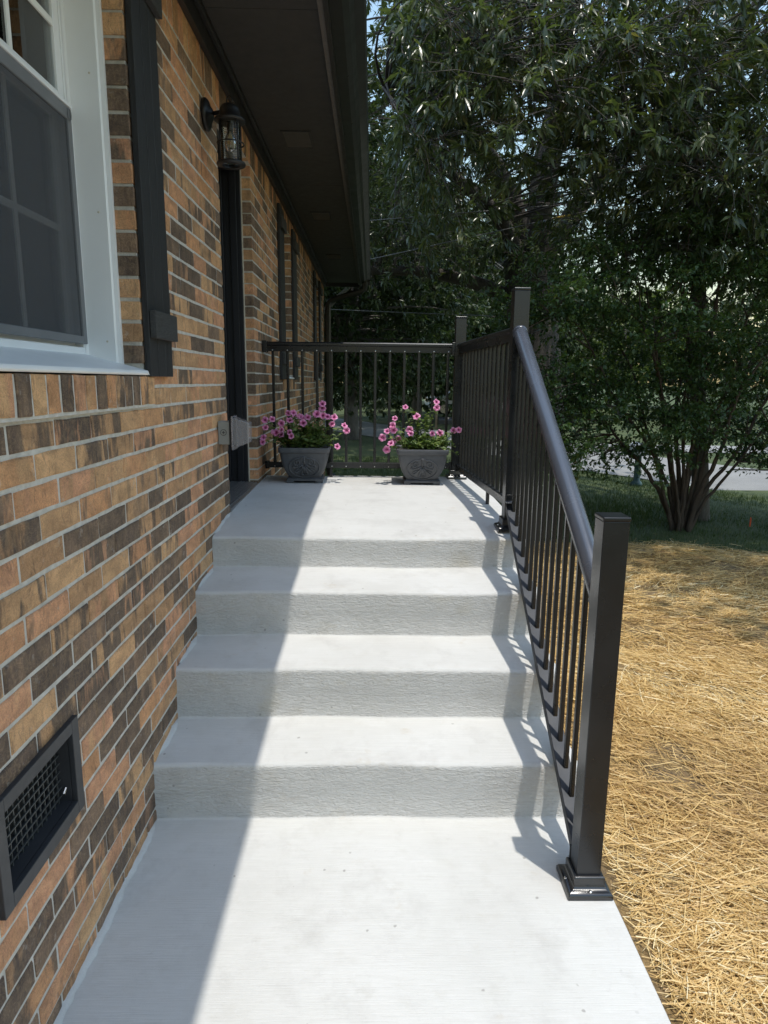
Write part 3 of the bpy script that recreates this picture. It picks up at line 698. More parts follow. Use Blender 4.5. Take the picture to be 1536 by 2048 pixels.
for k in range(4):
    q = math.pi/4+k*math.pi/2; x, y = LC[0]+.0525*math.cos(q), LC[1]+.0525*math.sin(q)
    LP(MB().tube([(x, y, 2.400), (x, y, 2.568)], .0036, 8), 'cage_rod', 'lamp_black', smooth=True)
gp = [(.043+.0014*math.sin(i*math.pi/1.5), 2.398+i*.0029) for i in range(58)]
LP(MB().lathe(gp, (*LC, 0), 32, False), 'glass_shade', 'lamp_glass', smooth=True)
LP(MB().lathe([(.014, 2.570), (.014, 2.535), (.013, 2.530)], (*LC, 0), 16), 'socket', 'lamp_black', smooth=True)
LP(MB().lathe([(.010, 2.531), (.013, 2.52), (.022, 2.50), (.026, 2.48), (.023, 2.462), (.014, 2.450), (.003, 2.446)], (*LC, 0), 20, False), 'bulb', 'lamp_glass', smooth=True)
fl = MB()
for k in range(6):
    q = k*math.pi/3; c_, s_ = math.cos(q), math.sin(q); fl.tube([(LC[0]+.006*c_, LC[1]+.006*s_, 2.515), (LC[0]+.013*c_, LC[1]+.013*s_, 2.462)], .0009, 5)
LP(fl, 'filament', 'brass')
ob = thing('outlet_box', 'grey weatherproof outlet box with clear bubble cover on the brick wall', 'outlet', (0, 3.20, 1.235))
def OP(mb, name, mat, par=ob, **k):
    o = mb.build(name, mat, par, **k)
    if par is ob: o.matrix_parent_inverse = Matrix.Translation((0, -3.20, -1.235))
    return o
OY0, OY1, OZ0, OZ1 = 3.165, 3.243, 1.183, 1.292
OP(MB().box(.002, .056, OY0, OY1, OZ0, OZ1), 'box', 'box_grey', bevel=.003)
OP(MB().tube([(.028+.014*math.cos(q), OY0-.0005, 1.240+.014*math.sin(q)) for q in np.linspace(0, 2*math.pi, 25)], .0011, 6), 'knockout_ring', 'vent_plastic')
OP(MB().box(.021, .035, OY0-.0012, OY0-.0001, 1.2385, 1.2415).box(.0265, .0295, OY0-.0013, OY0-.0002, 1.233, 1.247), 'knockout_slot', 'vent_plastic')
OP(MB().box(.0565, .068, OY0-.004, OY1+.004, OZ0-.006, OZ1+.008), 'gasket', 'gasket_black', bevel=.002)
cvr = MB(); a0 = [(.0685, OY0-.012, OZ0-.022), (.0685, OY1+.012, OZ0-.022), (.0685, OY1+.012, OZ1+.022), (.0685, OY0-.012, OZ1+.022)]
a1 = [(.150, OY0+.004, OZ0+.010), (.150, OY1-.004, OZ0+.010), (.150, OY1-.004, OZ1-.006), (.150, OY0+.004, OZ1-.006)]
cvr.v = a0+a1; cvr.f = [(4, 5, 6, 7)]+[(i, (i+1) % 4, 4+(i+1) % 4, 4+i) for i in range(4)]
OP(cvr, 'bubble_cover', 'clear_plastic', bevel=.005, seg=3)
OP(MB().box(.0682, .076, OY0-.015, OY1+.015, OZ0-.026, OZ0-.0195).box(.0682, .076, OY0-.015, OY1+.015, OZ1+.0195, OZ1+.026).box(.0682, .076, OY0-.0185, OY0-.0125, OZ0-.0195, OZ1+.0195).box(.0682, .076, OY1+.0125, OY1+.0185, OZ0-.0195, OZ1+.0195), 'cover_flange', 'clear_plastic', bevel=.001)

# ------------------------------------------------------------------ porch railing
rail = thing('porch_railing', 'black metal porch railing with round stair handrail, square balusters and three tall posts', 'railing')
PW = .0705
def post(x, y, zb, zt, first=False):
    p = B('post', 'rail_black', rail, (x, x+PW, y, y+PW, zb+.004, zt-.012), bevel=.0025)
    B('cap', 'rail_black', p, (x-.002, x+PW+.002, y-.002, y+PW+.002, zt-.0118, zt), bevel=.003)
    xc, yc = x+PW/2, y+PW/2
    fp = MB(); prof = [(.0665, 0.0), (.0665, .012), (.062, .019), (.050, .024), (.0455, .030), (.0455, .056), (.0425, .060), (.0365, .061)]
    o = 0
    for r, z in prof: fp.v += [(xc-r, yc-r, zb+z), (xc+r, yc-r, zb+z), (xc+r, yc+r, zb+z), (xc-r, yc+r, zb+z)]
    for i in range(len(prof)-1):
        for k in range(4): k2 = (k+1) % 4; fp.f.append((i*4+k, i*4+k2, i*4+4+k2, i*4+4+k))
    fp.f.append((3, 2, 1, 0)); fp.f.append(tuple(len(prof)*4-4+i for i in range(4)))
    b = fp.build('base_plate', 'base_black', p, bevel=.0018)
    for sx, sy in ((0, -.056), (-.056, 0), (.056, 0), (0, .056)):
        MB().lathe([(.0055, 0), (.0055, .0035), (.003, .005)], (xc+sx, yc+sy, zb+.0205), 10).build('bolt', 'screw_metal', b)
    return xc, yc
P1 = post(1.347, 1.700, 0.0, 1.140); P2 = post(1.367, 3.085, zland(3.12), 1.905); P3 = post(1.283, 4.520, zland(4.55), 1.912)
# round handrail
h0 = Vector((1.398, 3.072, 1.705)); h1 = Vector((1.384, 1.772, .888))
d = (h1-h0).normalized()
hr = MB().tube([h0, h0+d*.004, h1], [.0300, .0318, .0318], 40).build('handrail', 'sky_tinted_black', rail, smooth=True)
hr.data.set_sharp_from_angle(angle=math.radians(40))
MB().tube([h0-d*.016, h0-d*.014, h0+d*.006], [.031, .0335, .0335], 28).build('end_cap', 'sky_tinted_black', hr, smooth=True)
MB().tube([h1-d*.006, h1+d*.004], [.037, .037], 28).build('end_collar', 'base_black', hr, smooth=True)
# channel under the handrail and the sloped lower rail
def sloped(x0a, x1a, x0b, x1b, ya, za, yb, zb, hh):
    return MB().hexa([(x0a, ya, za-hh), (x1a, ya, za-hh), (x1b, yb, zb-hh), (x0b, yb, zb-hh), (x0a, ya, za), (x1a, ya, za), (x1b, yb, zb), (x0b, yb, zb)])
xa, xb = 1.3985, 1.384
sloped(xb-.016, xb+.016, xa-.016, xa+.016, 1.773, .866, 3.083, 1.690, .034).build('upper_channel', 'rail_black', rail, bevel=.002)
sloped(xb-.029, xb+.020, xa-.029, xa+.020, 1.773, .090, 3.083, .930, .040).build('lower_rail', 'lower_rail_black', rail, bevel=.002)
B('rail_bracket', 'rail_black', rail, (1.345, 1.425, 1.771, 1.777, .035, .105), bevel=.001)
B('rail_bracket', 'rail_black', rail, (1.362, 1.407, 1.7705, 1.7775, .80, .93), bevel=.001)
B('rail_bracket', 'rail_black', rail, (1.370, 1.432, 3.077, 3.0845, .865, .965), bevel=.001)
B('rail_bracket', 'rail_black', rail, (1.374, 1.426, 3.076, 3.0845, 1.60, 1.685), bevel=.001)
B('rail_bracket_plate', 'sky_tinted_black', rail, (1.364, 1.434, 3.030, 3.078, .9315, .936), bevel=.001)
bw = .0074
nb = 16; y0b, y1b = 1.834, 3.032
zslope_b = (.930-.090)/(3.083-1.773); zslope_t = (1.690-.866)/(3.083-1.773)
for k in range(nb):
    y = y0b+(y1b-y0b)*k/(nb-1); x = xb+(xa-xb)*(y-1.773)/1.31
    zb_ = .090+(y-1.773)*zslope_b-.006; zt_ = .866+(y-1.773)*zslope_t-.028
    B('baluster', 'rail_black', rail, (x-bw, x+bw, y-bw, y+bw, zb_, zt_), bevel=.0012, seg=1)
# landing section along the steps' right side, then the section back to the wall
def level(ax, p0, p1, zt, zb, n, first, step):
    """two level rails and balusters from p0 to p1 (end points in x,y)"""
    (xa, ya), (xb, yb) = p0, p1; D = Vector((xb-xa, yb-ya, 0)); L = D.length; D.normalize(); Nn = Vector((-D.y, D.x, 0))
    ang = math.atan2(D.y, D.x)
    def seg(name, prof, mat, s0=0, s1=L):
        m = MB(); k = len(prof)
        for s in (s0, s1):
            for (u, z) in prof: q = Vector((xa, ya, 0))+D*s+Nn*u; m.v.append((q.x, q.y, z))
        for i in range(k): j = (i+1) % k; m.f.append((i, j, k+j, k+i))
        m.f.append(tuple(reversed(range(k)))); m.f.append(tuple(k+i for i in range(k)))
        o = m.build(name, mat, rail, bevel=.0015); return o
    tr = seg('top_rail', [(-.020, zt-.062), (.020, zt-.062), (.020, zt-.026), (.0315, zt-.022), (.0315, zt-.007), (.024, zt), (-.024, zt), (-.0315, zt-.007), (-.0315, zt-.022), (-.020, zt-.026)], 'rail_black')
    br = seg('lower_rail', [(-.0185, zb), (.0185, zb), (.0185, zb+.038), (-.0185, zb+.038)], 'rail_black')
    sc = MB().lathe([(.0042, 0), (.0042, .0012), (.002, .002)], (0, 0, 0), 8).mesh('screw', 'screw_metal')
    for k in range(n):
        q = Vector((xa, ya, 0))+D*(first+step*k)
        b = MB().box(-.0090, .0090, -.0090, .0090, zb+.030, zt-.058).build('baluster', 'rail_black', rail, bevel=.0012, seg=1)
        b.location = (q.x, q.y, 0); b.rotation_euler = (0, 0, ang)
        for z, par in ((zt-.055, tr), (zb+.012, br)):
            s = link('screw', sc, par); w = q-Nn*(.0202 if z > 1.3 else .0187); s.matrix_world = Matrix.Translation((w.x, w.y, z)) @ Matrix.Rotation(ang, 4, 'Z') @ Matrix.Rotation(math.pi/2, 4, 'X')
    return tr, br
ZR = 1.738
level(0, (1.4005, 3.160), (1.3275, 4.517), ZR, .897, 14, .062, .0955)
level(1, (.022, 4.556), (1.281, 4.556), ZR, .897, 13, .045, .0978)
for (x, y) in ((1.378, 3.62),): B('rail_foot', 'rail_black', rail, (x-.009, x+.009, y-.009, y+.009, zland(y)-.002, .896), bevel=.001)
for x in (.452, 1.038): B('rail_foot', 'rail_black', rail, (x-.0095, x+.0095, 4.5465, 4.5655, zland(4.55)-.002, .896), bevel=.001)
B('rail_bracket', 'rail_black', rail, (.0025, .030, 4.520, 4.592, 1.668, 1.744), bevel=.002)
B('rail_bracket', 'rail_black', rail, (.0025, .026, 4.530, 4.582, .890, .942), bevel=.002)
B('rail_bracket', 'rail_black', rail, (1.262, 1.2825, 4.518, 4.594, 1.664, 1.745), bevel=.002)
B('rail_bracket', 'rail_black', rail, (1.266, 1.2825, 4.530, 4.582, .890, .942), bevel=.002)

# ------------------------------------------------------------------ planters and petunias
def planter(name, label, cx, cy, z0, rot, sc=1.0):
    root = thing(name, label, 'planter', (cx, cy, z0), 'matching resin planters on the porch landing'); root.rotation_euler = (0, 0, rot); root.scale = (sc, sc, sc)
    def ring(hw, hd, z, r=.022, n=4):
        pts = []
        for (sx, sy, a0) in ((1, 1, 0), (-1, 1, 90), (-1, -1, 180), (1, -1, 270)):
            for k in range(n+1):
                a = math.radians(a0+90*k/n); pts.append((sx*(hw-r)+r*math.cos(a), sy*(hd-r)+r*math.sin(a), z))
        return pts
    def shell(name, prof, mat, parent, cap_top=False, cap_bot=False):
        m = MB(); n = 20
        for hw, hd, z, r in prof: m.v += ring(hw, hd, z, r)
        for i in range(len(prof)-1):
            for k in range(n): k2 = (k+1) % n; m.f.append((i*n+k, i*n+k2, i*n+n+k2, i*n+n+k))
        if cap_bot: m.f.append(tuple(reversed(range(n))))
        if cap_top: m.f.append(tuple((len(prof)-1)*n+k for k in range(n)))
        o = m.build(name, mat, parent, smooth=True); o.data.set_sharp_from_angle(angle=math.radians(38)); return o
    # body outline: half width against height
    zs = np.linspace(.030, .198, 12)
    def hw(z):
        t = (z-.030)/.168; return .100+.055*(1-(1-t)**1.9)
    body = shell('body', [(hw(z), hw(z)*.93, z, .022) for z in zs], 'planter_resin', root)
    shell('rim', [(hw(.198)+.001, .145, .196, .022), (.161, .150, .198, .02), (.165, .154, .203, .02), (.167, .156, .226, .02), (.165, .154, .231, .02), (.156, .145, .232, .018), (.152, .141, .228, .018), (.148, .137, .205, .018)], 'planter_resin', root)
    shell('base', [(.110, .105, .012, .010), (.118, .112, .013, .010), (.118, .112, .024, .010), (.112, .106, .029, .012), (.104, .098, .034, .015)], 'planter_resin', root, cap_bot=True)
    for sx in (-1, 1):
        for sy in (-1, 1):
            MB().box(min(sx*.118, sx*.072), max(sx*.118, sx*.072), min(sy*.112, sy*.066), max(sy*.112, sy*.066), 0, .0135).build('foot', 'planter_resin', root, bevel=.003)
    MB().box(-.146, .146, -.135, .135, .190, .210).build('soil', 'soil', root)
    # scroll relief on the front face
    def on(x, z, lift=.0028): return (x, -hw(z)*.93-lift, z)
    rel = MB(); cxz = .118
    def stroke(pts, r0, r1=None):
        r1 = r0 if r1 is None else r1; n = len(pts); pr = [r0+(r1-r0)*i/(n-1) for i in range(n)]; rel.tube([on(x, z) for x, z in pts], [q*1.45 for q in pr], 8)
    stroke([(.098*math.cos(a), .108+.072*math.sin(a)*(1.0 if math.sin(a) < 0 else .86)) for a in np.linspace(math.radians(118), math.radians(422), 40)], .0030)
    for s in (-1, 1):
        sp_ = []
        for k in range(40):
            a = k/39*math.pi*3.1; r = .026*(1-k/39*.78); sp_.append((s*(.045+r*math.cos(math.pi*.78-a)), .138+r*math.sin(math.pi*.78-a)))
        stroke([(s*.004, .176), (s*.010, .172), (s*.018, .163)]+sp_[2:], .0034, .0028)
        stroke([(s*.006, .120), (s*.024, .112), (s*.044, .106), (s*.062, .102), (s*.072, .106), (s*.070, .116), (s*.058, .118), (s*.040, .114)], .0038, .0026)
        stroke([(s*.004, .112), (s*.016, .098), (s*.034, .082), (s*.050, .070), (s*.060, .070), (s*.062, .080), (s*.050, .088), (s*.030, .096)], .0042, .0028)
        stroke([(s*.002, .106), (s*.008, .090), (s*.016, .072), (s*.022, .058), (s*.016, .052), (s*.006, .058)], .0042, .0034)
    for q in ([(0, .110), (0, .085), (0, .060)], [(0, .178), (0, .15), (0, .12)]): stroke(q, .005, .003)
    rel.build('scroll_relief', 'planter_resin', body, smooth=True)
    return root
LPX, RPX = (.292, 4.395), (1.060, 4.345)
planter('planter', 'charcoal square planter with scroll relief, in the eave shadow by the brick wall', *LPX, zland(4.4), .03)
planter('planter', 'charcoal square planter with scroll relief, in the sun by the railing post', *RPX, zland(4.35), -.02)

def px(u, v, y):
    d = FWD+R2*((u-768)/CAM_F)-U2*((v-1024)/CAM_F); return CAM+d*((y-CAM.y)/d.y)
def flower_mesh(k):
    m = MB(); n = 30; rs = [(.0015, -.020, 0), (.0032, -.008, .04), (.006, .000, .18), (.012, .0035, .42), (.0175, .0045, .7), (.0215, .0025, 1.0)]; rv = []
    for r, z, c in rs:
        for i in range(n):
            a = 2*math.pi*i/n; lob = abs(math.cos(2.5*a+k)); q = r*(1-.20*(1-lob)**1.5*(r/.0215)) if r > .01 else r
            zz = z+(.0040*math.sin(5*a+k*2)+.0030*math.sin(3*a+k*1.7)+.0012*math.sin(11*a+k))*(r/.0215)**2
            m.v.append((q*math.cos(a), q*math.sin(a), zz)); rv.append(min(1, c*(.86+.28*lob)+.04*math.sin(a*7)))
    for i in range(len(rs)-1):
        for j in range(n): j2 = (j+1) % n; m.f.append((i*n+j, i*n+j2, i*n+n+j2, i*n+n+j))
    me = m.mesh('flower', 'petal_pink'); at = me.attributes.new('rv', 'FLOAT', 'POINT'); at.data.foreach_set('value', rv); me.shade_smooth(); return me
FM = [flower_mesh(k) for k in range(5)]
def leaf_array(o, a, nrm, L, Wd, fold=.18, curl=.15):
    """5-vertex folded leaves; o,a,nrm (n,3), L,Wd (n,)"""
    a = unit(a); b = unit(np.cross(nrm, a)); nn = np.cross(a, b); L = L[:, None]; Wd = Wd[:, None]
    mid = o+a*L*.48
    V = np.stack([o, mid-b*Wd*.5+nn*Wd*fold, mid+b*Wd*.5+nn*Wd*fold, mid, o+a*L-nn*L*curl], 1)
    n = len(o); base = (np.arange(n)*5)[:, None, None]
    F = (base+np.array([[0, 3, 1], [0, 2, 3], [1, 3, 4], [3, 2, 4]])).reshape(-1, 3)
    return V.reshape(-1, 3), F
def leaves_obj(name, mat, V, F, rv, parent): return link(name, np_mesh(name, mat, V, F, np.repeat(rv, 5)), parent)
def petunia(label, cx, cy, zs, flowers, nl, hgt, seed, tall):
    rg = np.random.default_rng(seed); rr = random.Random(seed)
    root = thing('petunia_plant', label, 'plant', (cx, cy, zs), 'petunias in the planters')
    inv = Matrix.Translation((-cx, -cy, -zs)); stems = MB(); tips = []
    for (u, v) in flowers:
        y = cy-.06+rr.uniform(-.10, .08); q = px(500+u/3.339, 760+v/3.339, y); tips.append(q)
        d = Vector((rr.uniform(-.4, .4)+(q.x-cx)*.8, -1.0, rr.uniform(.0, 1.0))).normalized()
        f = bpy.data.objects.new('flower', rr.choice(FM)); COL.objects.link(f); f.parent = root; f.matrix_parent_inverse = inv
        s = rr.uniform(.92, 1.28); f.matrix_basis = Matrix.Translation(q) @ d.to_track_quat('Z', 'Y').to_matrix().to_4x4() @ Matrix.Rotation(rr.uniform(0, 6), 4, 'Z') @ Matrix.Diagonal((s, s, s, 1))
    LO, LA, LN = [], [], []
    def stem(base, tip, nleaf, lz=.0):
        mid = base.lerp(tip, .55)+Vector((rr.uniform(-.02, .02), rr.uniform(-.02, .02), .02+rr.uniform(0, .03)))
        pts = [(base*(1-t)**2+mid*2*t*(1-t)+tip*t*t) for t in np.linspace(0, 1, 7)]
        stems.tube(pts, [.0022-.0010*k/6 for k in range(7)], 5)
        for k in range(nleaf):
            t = rr.uniform(.12, .97); q = base*(1-t)**2+mid*2*t*(1-t)+tip*t*t
            a = Vector((rr.gauss(0, 1), rr.gauss(0, 1)-.2, rr.uniform(-.2, .9))); LO.append(q); LA.append(a); LN.append((rr.gauss(0, .4), rr.gauss(0, .4)-.3, 1))
    for q in tips:
        b = Vector((cx+(q.x-cx)*.35+rr.uniform(-.03, .03), cy+rr.uniform(-.08, .08), zs)); back = q+Vector((0, .02, -.006)); stem(b, back, 12)
    for k in range(nl):
        a = rr.uniform(0, 2*math.pi); r = math.sqrt(rr.random()); tx = cx+.20*r*math.cos(a)+tall*.03; ty = cy+.15*r*math.sin(a)
        tip = Vector((tx, ty, zs+hgt*(1-.55*r*r)*rr.uniform(.35, 1.0))); b = Vector((cx+.10*r*math.cos(a), cy+.09*r*math.sin(a), zs)); stem(b, tip, 15)
    if tall:
        for k in range(7): stem(Vector((cx+.02, cy, zs)), px(500+(1130+rr.uniform(-60, 110))/3.339, 760+(200+rr.uniform(0, 160))/3.339, cy-.03), 26)
        stem(Vector((cx+.13, cy-.05, zs+.01)), px(500+1385/3.339, 760+505/3.339, cy-.14), 12); stem(Vector((cx+.12, cy-.03, zs)), px(500+1330/3.339, 760+380/3.339, cy-.12), 22)
    n = len(LO); L = rg.uniform(.022, .046, n); V, F = leaf_array(np.array([tuple(q) for q in LO]), np.array([tuple(q) for q in LA]), np.array(LN), L, L*rg.uniform(.42, .62, n))
    o = leaves_obj('foliage', 'petunia_leaf', V, F, rg.random(n), root); o.matrix_parent_inverse = inv
    o = stems.build('stems', 'stem_green', root, smooth=True); o.matrix_parent_inverse = inv
FL = [(100,268),(148,262),(103,318),(255,222),(290,220),(265,270),(300,235),(335,245),(355,288),(345,250),(210,290),(210,335),(175,352),(208,367),(265,350),(275,375),(378,390),(483,160),(482,188),(447,228),(487,238),(517,246),(562,250),(548,295),(630,305),(645,338),(582,445),(90,385),(85,415),(385,250),(160,350)]
FR = [(1037,182),(1245,148),(1248,185),(967,258),(1113,245),(953,303),(915,343),(960,333),(1065,333),(1072,358),(990,395),(955,415),(940,425),(912,465),(1358,338),(1393,333),(1217,358),(1268,355),(885,385)]
petunia('full pink petunia trailing from the planter by the brick wall', LPX[0], LPX[1], zland(4.4)+.21, FL, 85, .21, 3, 0)
petunia('leggy pink petunia with a tall centre in the planter by the railing post', RPX[0], RPX[1], zland(4.35)+.21, FR, 80, .12, 5, 1)

# ------------------------------------------------------------------ trees
def curve(pts, n=10):
    """smooth polyline through control points"""
    P = [Vector(p) for p in pts]; P = [P[0]*2-P[1]]+P+[P[-1]*2-P[-2]]; out = []
    for i in range(1, len(P)-2):
        for k in range(n):
            t = k/n; a, b, c, d = P[i-1], P[i], P[i+1], P[i+2]
            out.append(.5*((2*b)+(c-a)*t+(2*a-5*b+4*c-d)*t*t+(3*b-a-3*c+d)*t**3))
    out.append(P[-2]); return out
def limb(mb, pts, r0, r1, sides=10, n=8, wob=.0):
    c = curve(pts, n); k = len(c); mb.tube([q+Vector((random.gauss(0, wob), random.gauss(0, wob), 0)) for q in c], [r0+(r1-r0)*(i/(k-1))**.8 for i in range(k)], sides); return c
def clusters(tips, dirs, per, L, Wr, spread, rg, droop=.5, jit=.10):
    """fans of leaves at twig ends"""
    n = len(tips); N_ = n*per
    o = np.repeat(tips, per, 0); d = np.repeat(unit(dirs), per, 0)
    o = o-d*(rg.random(N_)*jit)[:, None]+rg.normal(0, .012, (N_, 3))
    rad = rg.normal(0, 1, (N_, 3)); rad = unit(rad-d*(rad*d).sum(-1, keepdims=True))
    a = d*rg.uniform(.25, .9, (N_, 1))+rad*spread*rg.uniform(.5, 1.2, (N_, 1)); a[:, 2] -= droop*rg.uniform(.3, 1.3, N_)
    nr = rg.normal(0, .45, (N_, 3)); nr[:, 2] += 1
    le = L*rg.uniform(.65, 1.2, N_)
    V, F = leaf_array(o, a, nr, le, le*Wr*rg.uniform(.8, 1.25, N_), .16, .12)
    rv = np.clip(np.repeat(rg.beta(2, 3, n), per)*.6+rg.random(N_)*.42, 0, 1)
    return V, F, rv
def join_leaves(lst):
    V, F, R, o = [], [], [], 0
    for v, f, r in lst: V.append(v); F.append(f+o); R.append(r); o += len(v)
    return np.concatenate(V), np.concatenate(F), np.concatenate(R)
def near_pts(skel, p):
    d = np.linalg.norm(skel-p, axis=1); return skel[np.argmin(d+np.maximum(0, skel[:, 2]-p[2])*.5)]
def make_tree(name, label, base, limbs, bark_mat, leaf_mat, attract, per_att, per_leaf, L, Wr, spread, droop, seed, sig=(.45, .45, .28), twig=True, group=None, branch_r=.022, sides=10):
    rg = np.random.default_rng(seed); root = thing(name, label, 'tree', base, group); inv = Matrix.Translation(-Vector(base))
    tr = MB(); skel = []
    for i, (pts, r0, r1) in enumerate(limbs):
        c = limb(tr, pts, r0, r1, sides if i else sides+4); skel += [tuple(q) for q in (c if i else c[len(c)//2:])]
    o = tr.build('trunk', bark_mat, root, smooth=True); o.matrix_parent_inverse = inv
    skel = np.array(skel); br = MB(); tips, dirs = [], []
    for A_ in attract:
        s = near_pts(skel, A_); dv = A_-s; ln = np.linalg.norm(dv)
        mid = s+dv*.55+np.array([0, 0, .14*ln])+rg.normal(0, .08*ln, 3)
        if ln > .15:
            pts = [Vector(s*(1-t)**2+mid*2*t*(1-t)+A_*t*t) for t in np.linspace(0, 1, 6)]
            br.tube(pts, [max(.004, branch_r*min(1, .35+ln*.3)*(1-.8*t)) for t in np.linspace(0, 1, 6)], 5, False)
        k = per_att if np.isscalar(per_att) else int(rg.integers(*per_att))
        off = rg.normal(0, 1, (k, 3))*np.array(sig); T = A_+off
        outd = unit(off*np.array([1, 1, .4])+unit(dv[None]+1e-6)*.35); tips.append(T); dirs.append(outd)
        ok = ~((T[:, 0] < .90) & (T[:, 1] < 11.0)); T, outd = T[ok], outd[ok]; tips[-1] = T; dirs[-1] = outd
        if twig:
            for q, w in zip(T, outd):
                b0 = A_+(q-A_)*.25; m_ = (b0+q)/2+np.array([0, 0, .05])
                br.tube([Vector(b0), Vector(m_), Vector(q)], [.0045, .003, .0016], 3, False)
    o = br.build('branches', bark_mat, root); o['kind'] = 'stuff'; o.matrix_parent_inverse = inv
    V, F, R = clusters(np.concatenate(tips), np.concatenate(dirs), per_leaf, L, Wr, spread, rg, droop)
    o = leaves_obj('crown', leaf_mat, V, F, R[::1], root) if False else link('crown', np_mesh('crown', leaf_mat, V, F, np.repeat(R, 5)), root); o.matrix_parent_inverse = inv
    return root
def ellip(n, c, r, rg, shell=.45, zmin=None):
    out = []
    while len(out) < n:
        d = rg.normal(0, 1, 3); d /= np.linalg.norm(d); q = np.array(c)+d*np.array(r)*(shell+(1-shell)*rg.random())**.8
        if zmin is None or q[2] > zmin: out.append(q)
    return np.array(out)
rt = np.random.default_rng(42)
# --- big oak: forked trunk behind the crape myrtle
OB = (3.80, 12.0, -.25)
oak_limbs = [
    ([(3.80, 12, -.3), (3.74, 12, .5), (3.62, 12, 1.8), (3.50, 12, 2.8), (3.38, 12, 3.6)], .55, .40),
    ([(3.40, 12, 3.3), (3.15, 11.8, 4.1), (2.80, 11.5, 4.7), (2.15, 11.0, 5.4), (1.6, 10.4, 6.3), (1.2, 9.6, 7.2)], .25, .07),
    ([(3.45, 12, 3.2), (3.56, 12, 4.3), (3.62, 12, 5.3), (3.78, 12, 6.2), (3.9, 11.8, 7.6), (4.2, 11.4, 9.4)], .28, .08),
    ([(3.40, 12, 3.1), (3.1, 11.7, 3.7), (2.65, 11.2, 4.15), (1.8, 10.6, 4.6), (.9, 9.6, 5.2)], .19, .05),
    ([(3.50, 12, 2.75), (2.6, 12, 3.15), (1.6, 12, 3.35), (.6, 12.1, 3.4), (-.6, 12.3, 3.8)], .15, .05),
    ([(3.55, 12, 3.4), (4.3, 11.6, 4.6), (5.3, 11.0, 5.8), (6.3, 10.0, 7.0)], .22, .06),
    ([(3.45, 11.9, 3.5), (3.5, 11.0, 5.0), (3.3, 9.8, 6.2), (3.1, 8.4, 7.0), (3.2, 7.0, 7.4)], .18, .05),
    ([(4.0, 11.7, 7.6), (4.8, 10.4, 8.4), (5.6, 8.6, 8.8), (5.6, 6.6, 8.6), (5.5, 4.6, 8.3), (5.4, 3.0, 8.0)], .12, .03),
]
att = np.concatenate([ellip(120, (3.4, 10.4, 6.2), (4.6, 3.6, 3.0), rt, .35, 3.35),
                      np.stack([rt.uniform(.2, 4.6, 112), rt.uniform(6.6, 9.4, 112), rt.uniform(3.4, 6.8, 112)], -1),
                      np.stack([rt.uniform(3.6, 6.6, 46), rt.uniform(4.3, 7.0, 46), rt.uniform(6.6, 8.4, 46)], -1),
                      np.stack([rt.uniform(4.3, 7.0, 44), rt.uniform(2.3, 5.0, 44), rt.uniform(7.3, 8.6, 44)], -1), np.stack([rt.uniform(4.5, 6.2, 26), rt.uniform(2.6, 4.4, 26), rt.uniform(7.4, 8.4, 26)], -1),
                      np.stack([rt.uniform(.4, 3.4, 50), rt.uniform(5.9, 7.2, 50), rt.uniform(3.6, 5.2, 50)], -1),
                      ellip(60, (2.2, 11.4, 3.9), (2.6, 1.4, .9), rt, .2)])
def look(A):                                                # where a point falls in the view, in photo pixels
    v = A-np.array(CAM); d = v@np.array(FWD); return 768+CAM_F*(v@np.array(R2))/d, 1024-CAM_F*(v@np.array(U2))/d
au, av = look(att); att = att[~((((au-1040)/105)**2+((av-400)/190)**2 < 1) & (att[:, 1] < 11.2))]   # the fork stays open to view
au, av = look(att); att = att[~((((au-890)/110)**2+((av-455)/75)**2 < 1) & (att[:, 1] < 11.0) & (rt.random(len(att)) < .75))]
zmax = 1.6+.50*att[:, 1]; att = att[(att[:, 2] < zmax) | (att[:, 1] < 6.0)]
att = att[~((att[:, 0] < .95) & (att[:, 1] < 11))]
att = np.concatenate([att, np.stack([rt.uniform(.95, 2.0, 40), rt.uniform(7.0, 10.6, 40), rt.uniform(4.0, 7.2, 40)], -1), np.stack([rt.uniform(-.6, 1.6, 26), rt.uniform(11.6, 13.5, 26), rt.uniform(4.4, 8.6, 26)], -1)])
make_tree('oak_tree', 'big dark oak with a forked trunk and long drooping leaves behind the shrubby crape myrtle', OB, oak_limbs, 'oak_bark', 'oak_leaf', att, (12, 19), 14, .150, .21, .70, .58, 5)
# --- slimmer oak at the right whose boughs hang in front
TB = (4.73, 7.8, -.15)
t2_limbs = [
    ([(4.74, 7.8, -.2), (4.66, 7.8, .5), (4.55, 7.8, 1.3), (4.45, 7.8, 2.4), (4.30, 7.8, 3.4), (4.15, 7.8, 4.2), (4.19, 7.75, 4.65), (4.07, 7.7, 5.2), (4.0, 7.6, 6.4)], .105, .05),
    ([(4.15, 7.8, 4.25), (4.5, 7.6, 4.9), (4.9, 7.3, 5.4)], .05, .02), ([(4.35, 7.8, 3.2), (3.9, 7.4, 3.9), (3.3, 7.0, 4.3)], .045, .02), ([(4.3, 7.8, 3.4), (4.9, 7.5, 4.0), (5.5, 7.0, 4.4)], .045, .02)]
att = np.concatenate([np.stack([rt.uniform(2.9, 5.2, 64), rt.uniform(6.1, 8.4, 64), rt.uniform(3.2, 5.6, 64)], -1), np.stack([rt.uniform(4.0, 6.4, 60), rt.uniform(6.0, 8.8, 60), rt.uniform(3.0, 6.0, 60)], -1), np.stack([rt.uniform(3.4, 6.4, 40), rt.uniform(6.8, 9.0, 40), rt.uniform(2.6, 3.5, 40)], -1)])
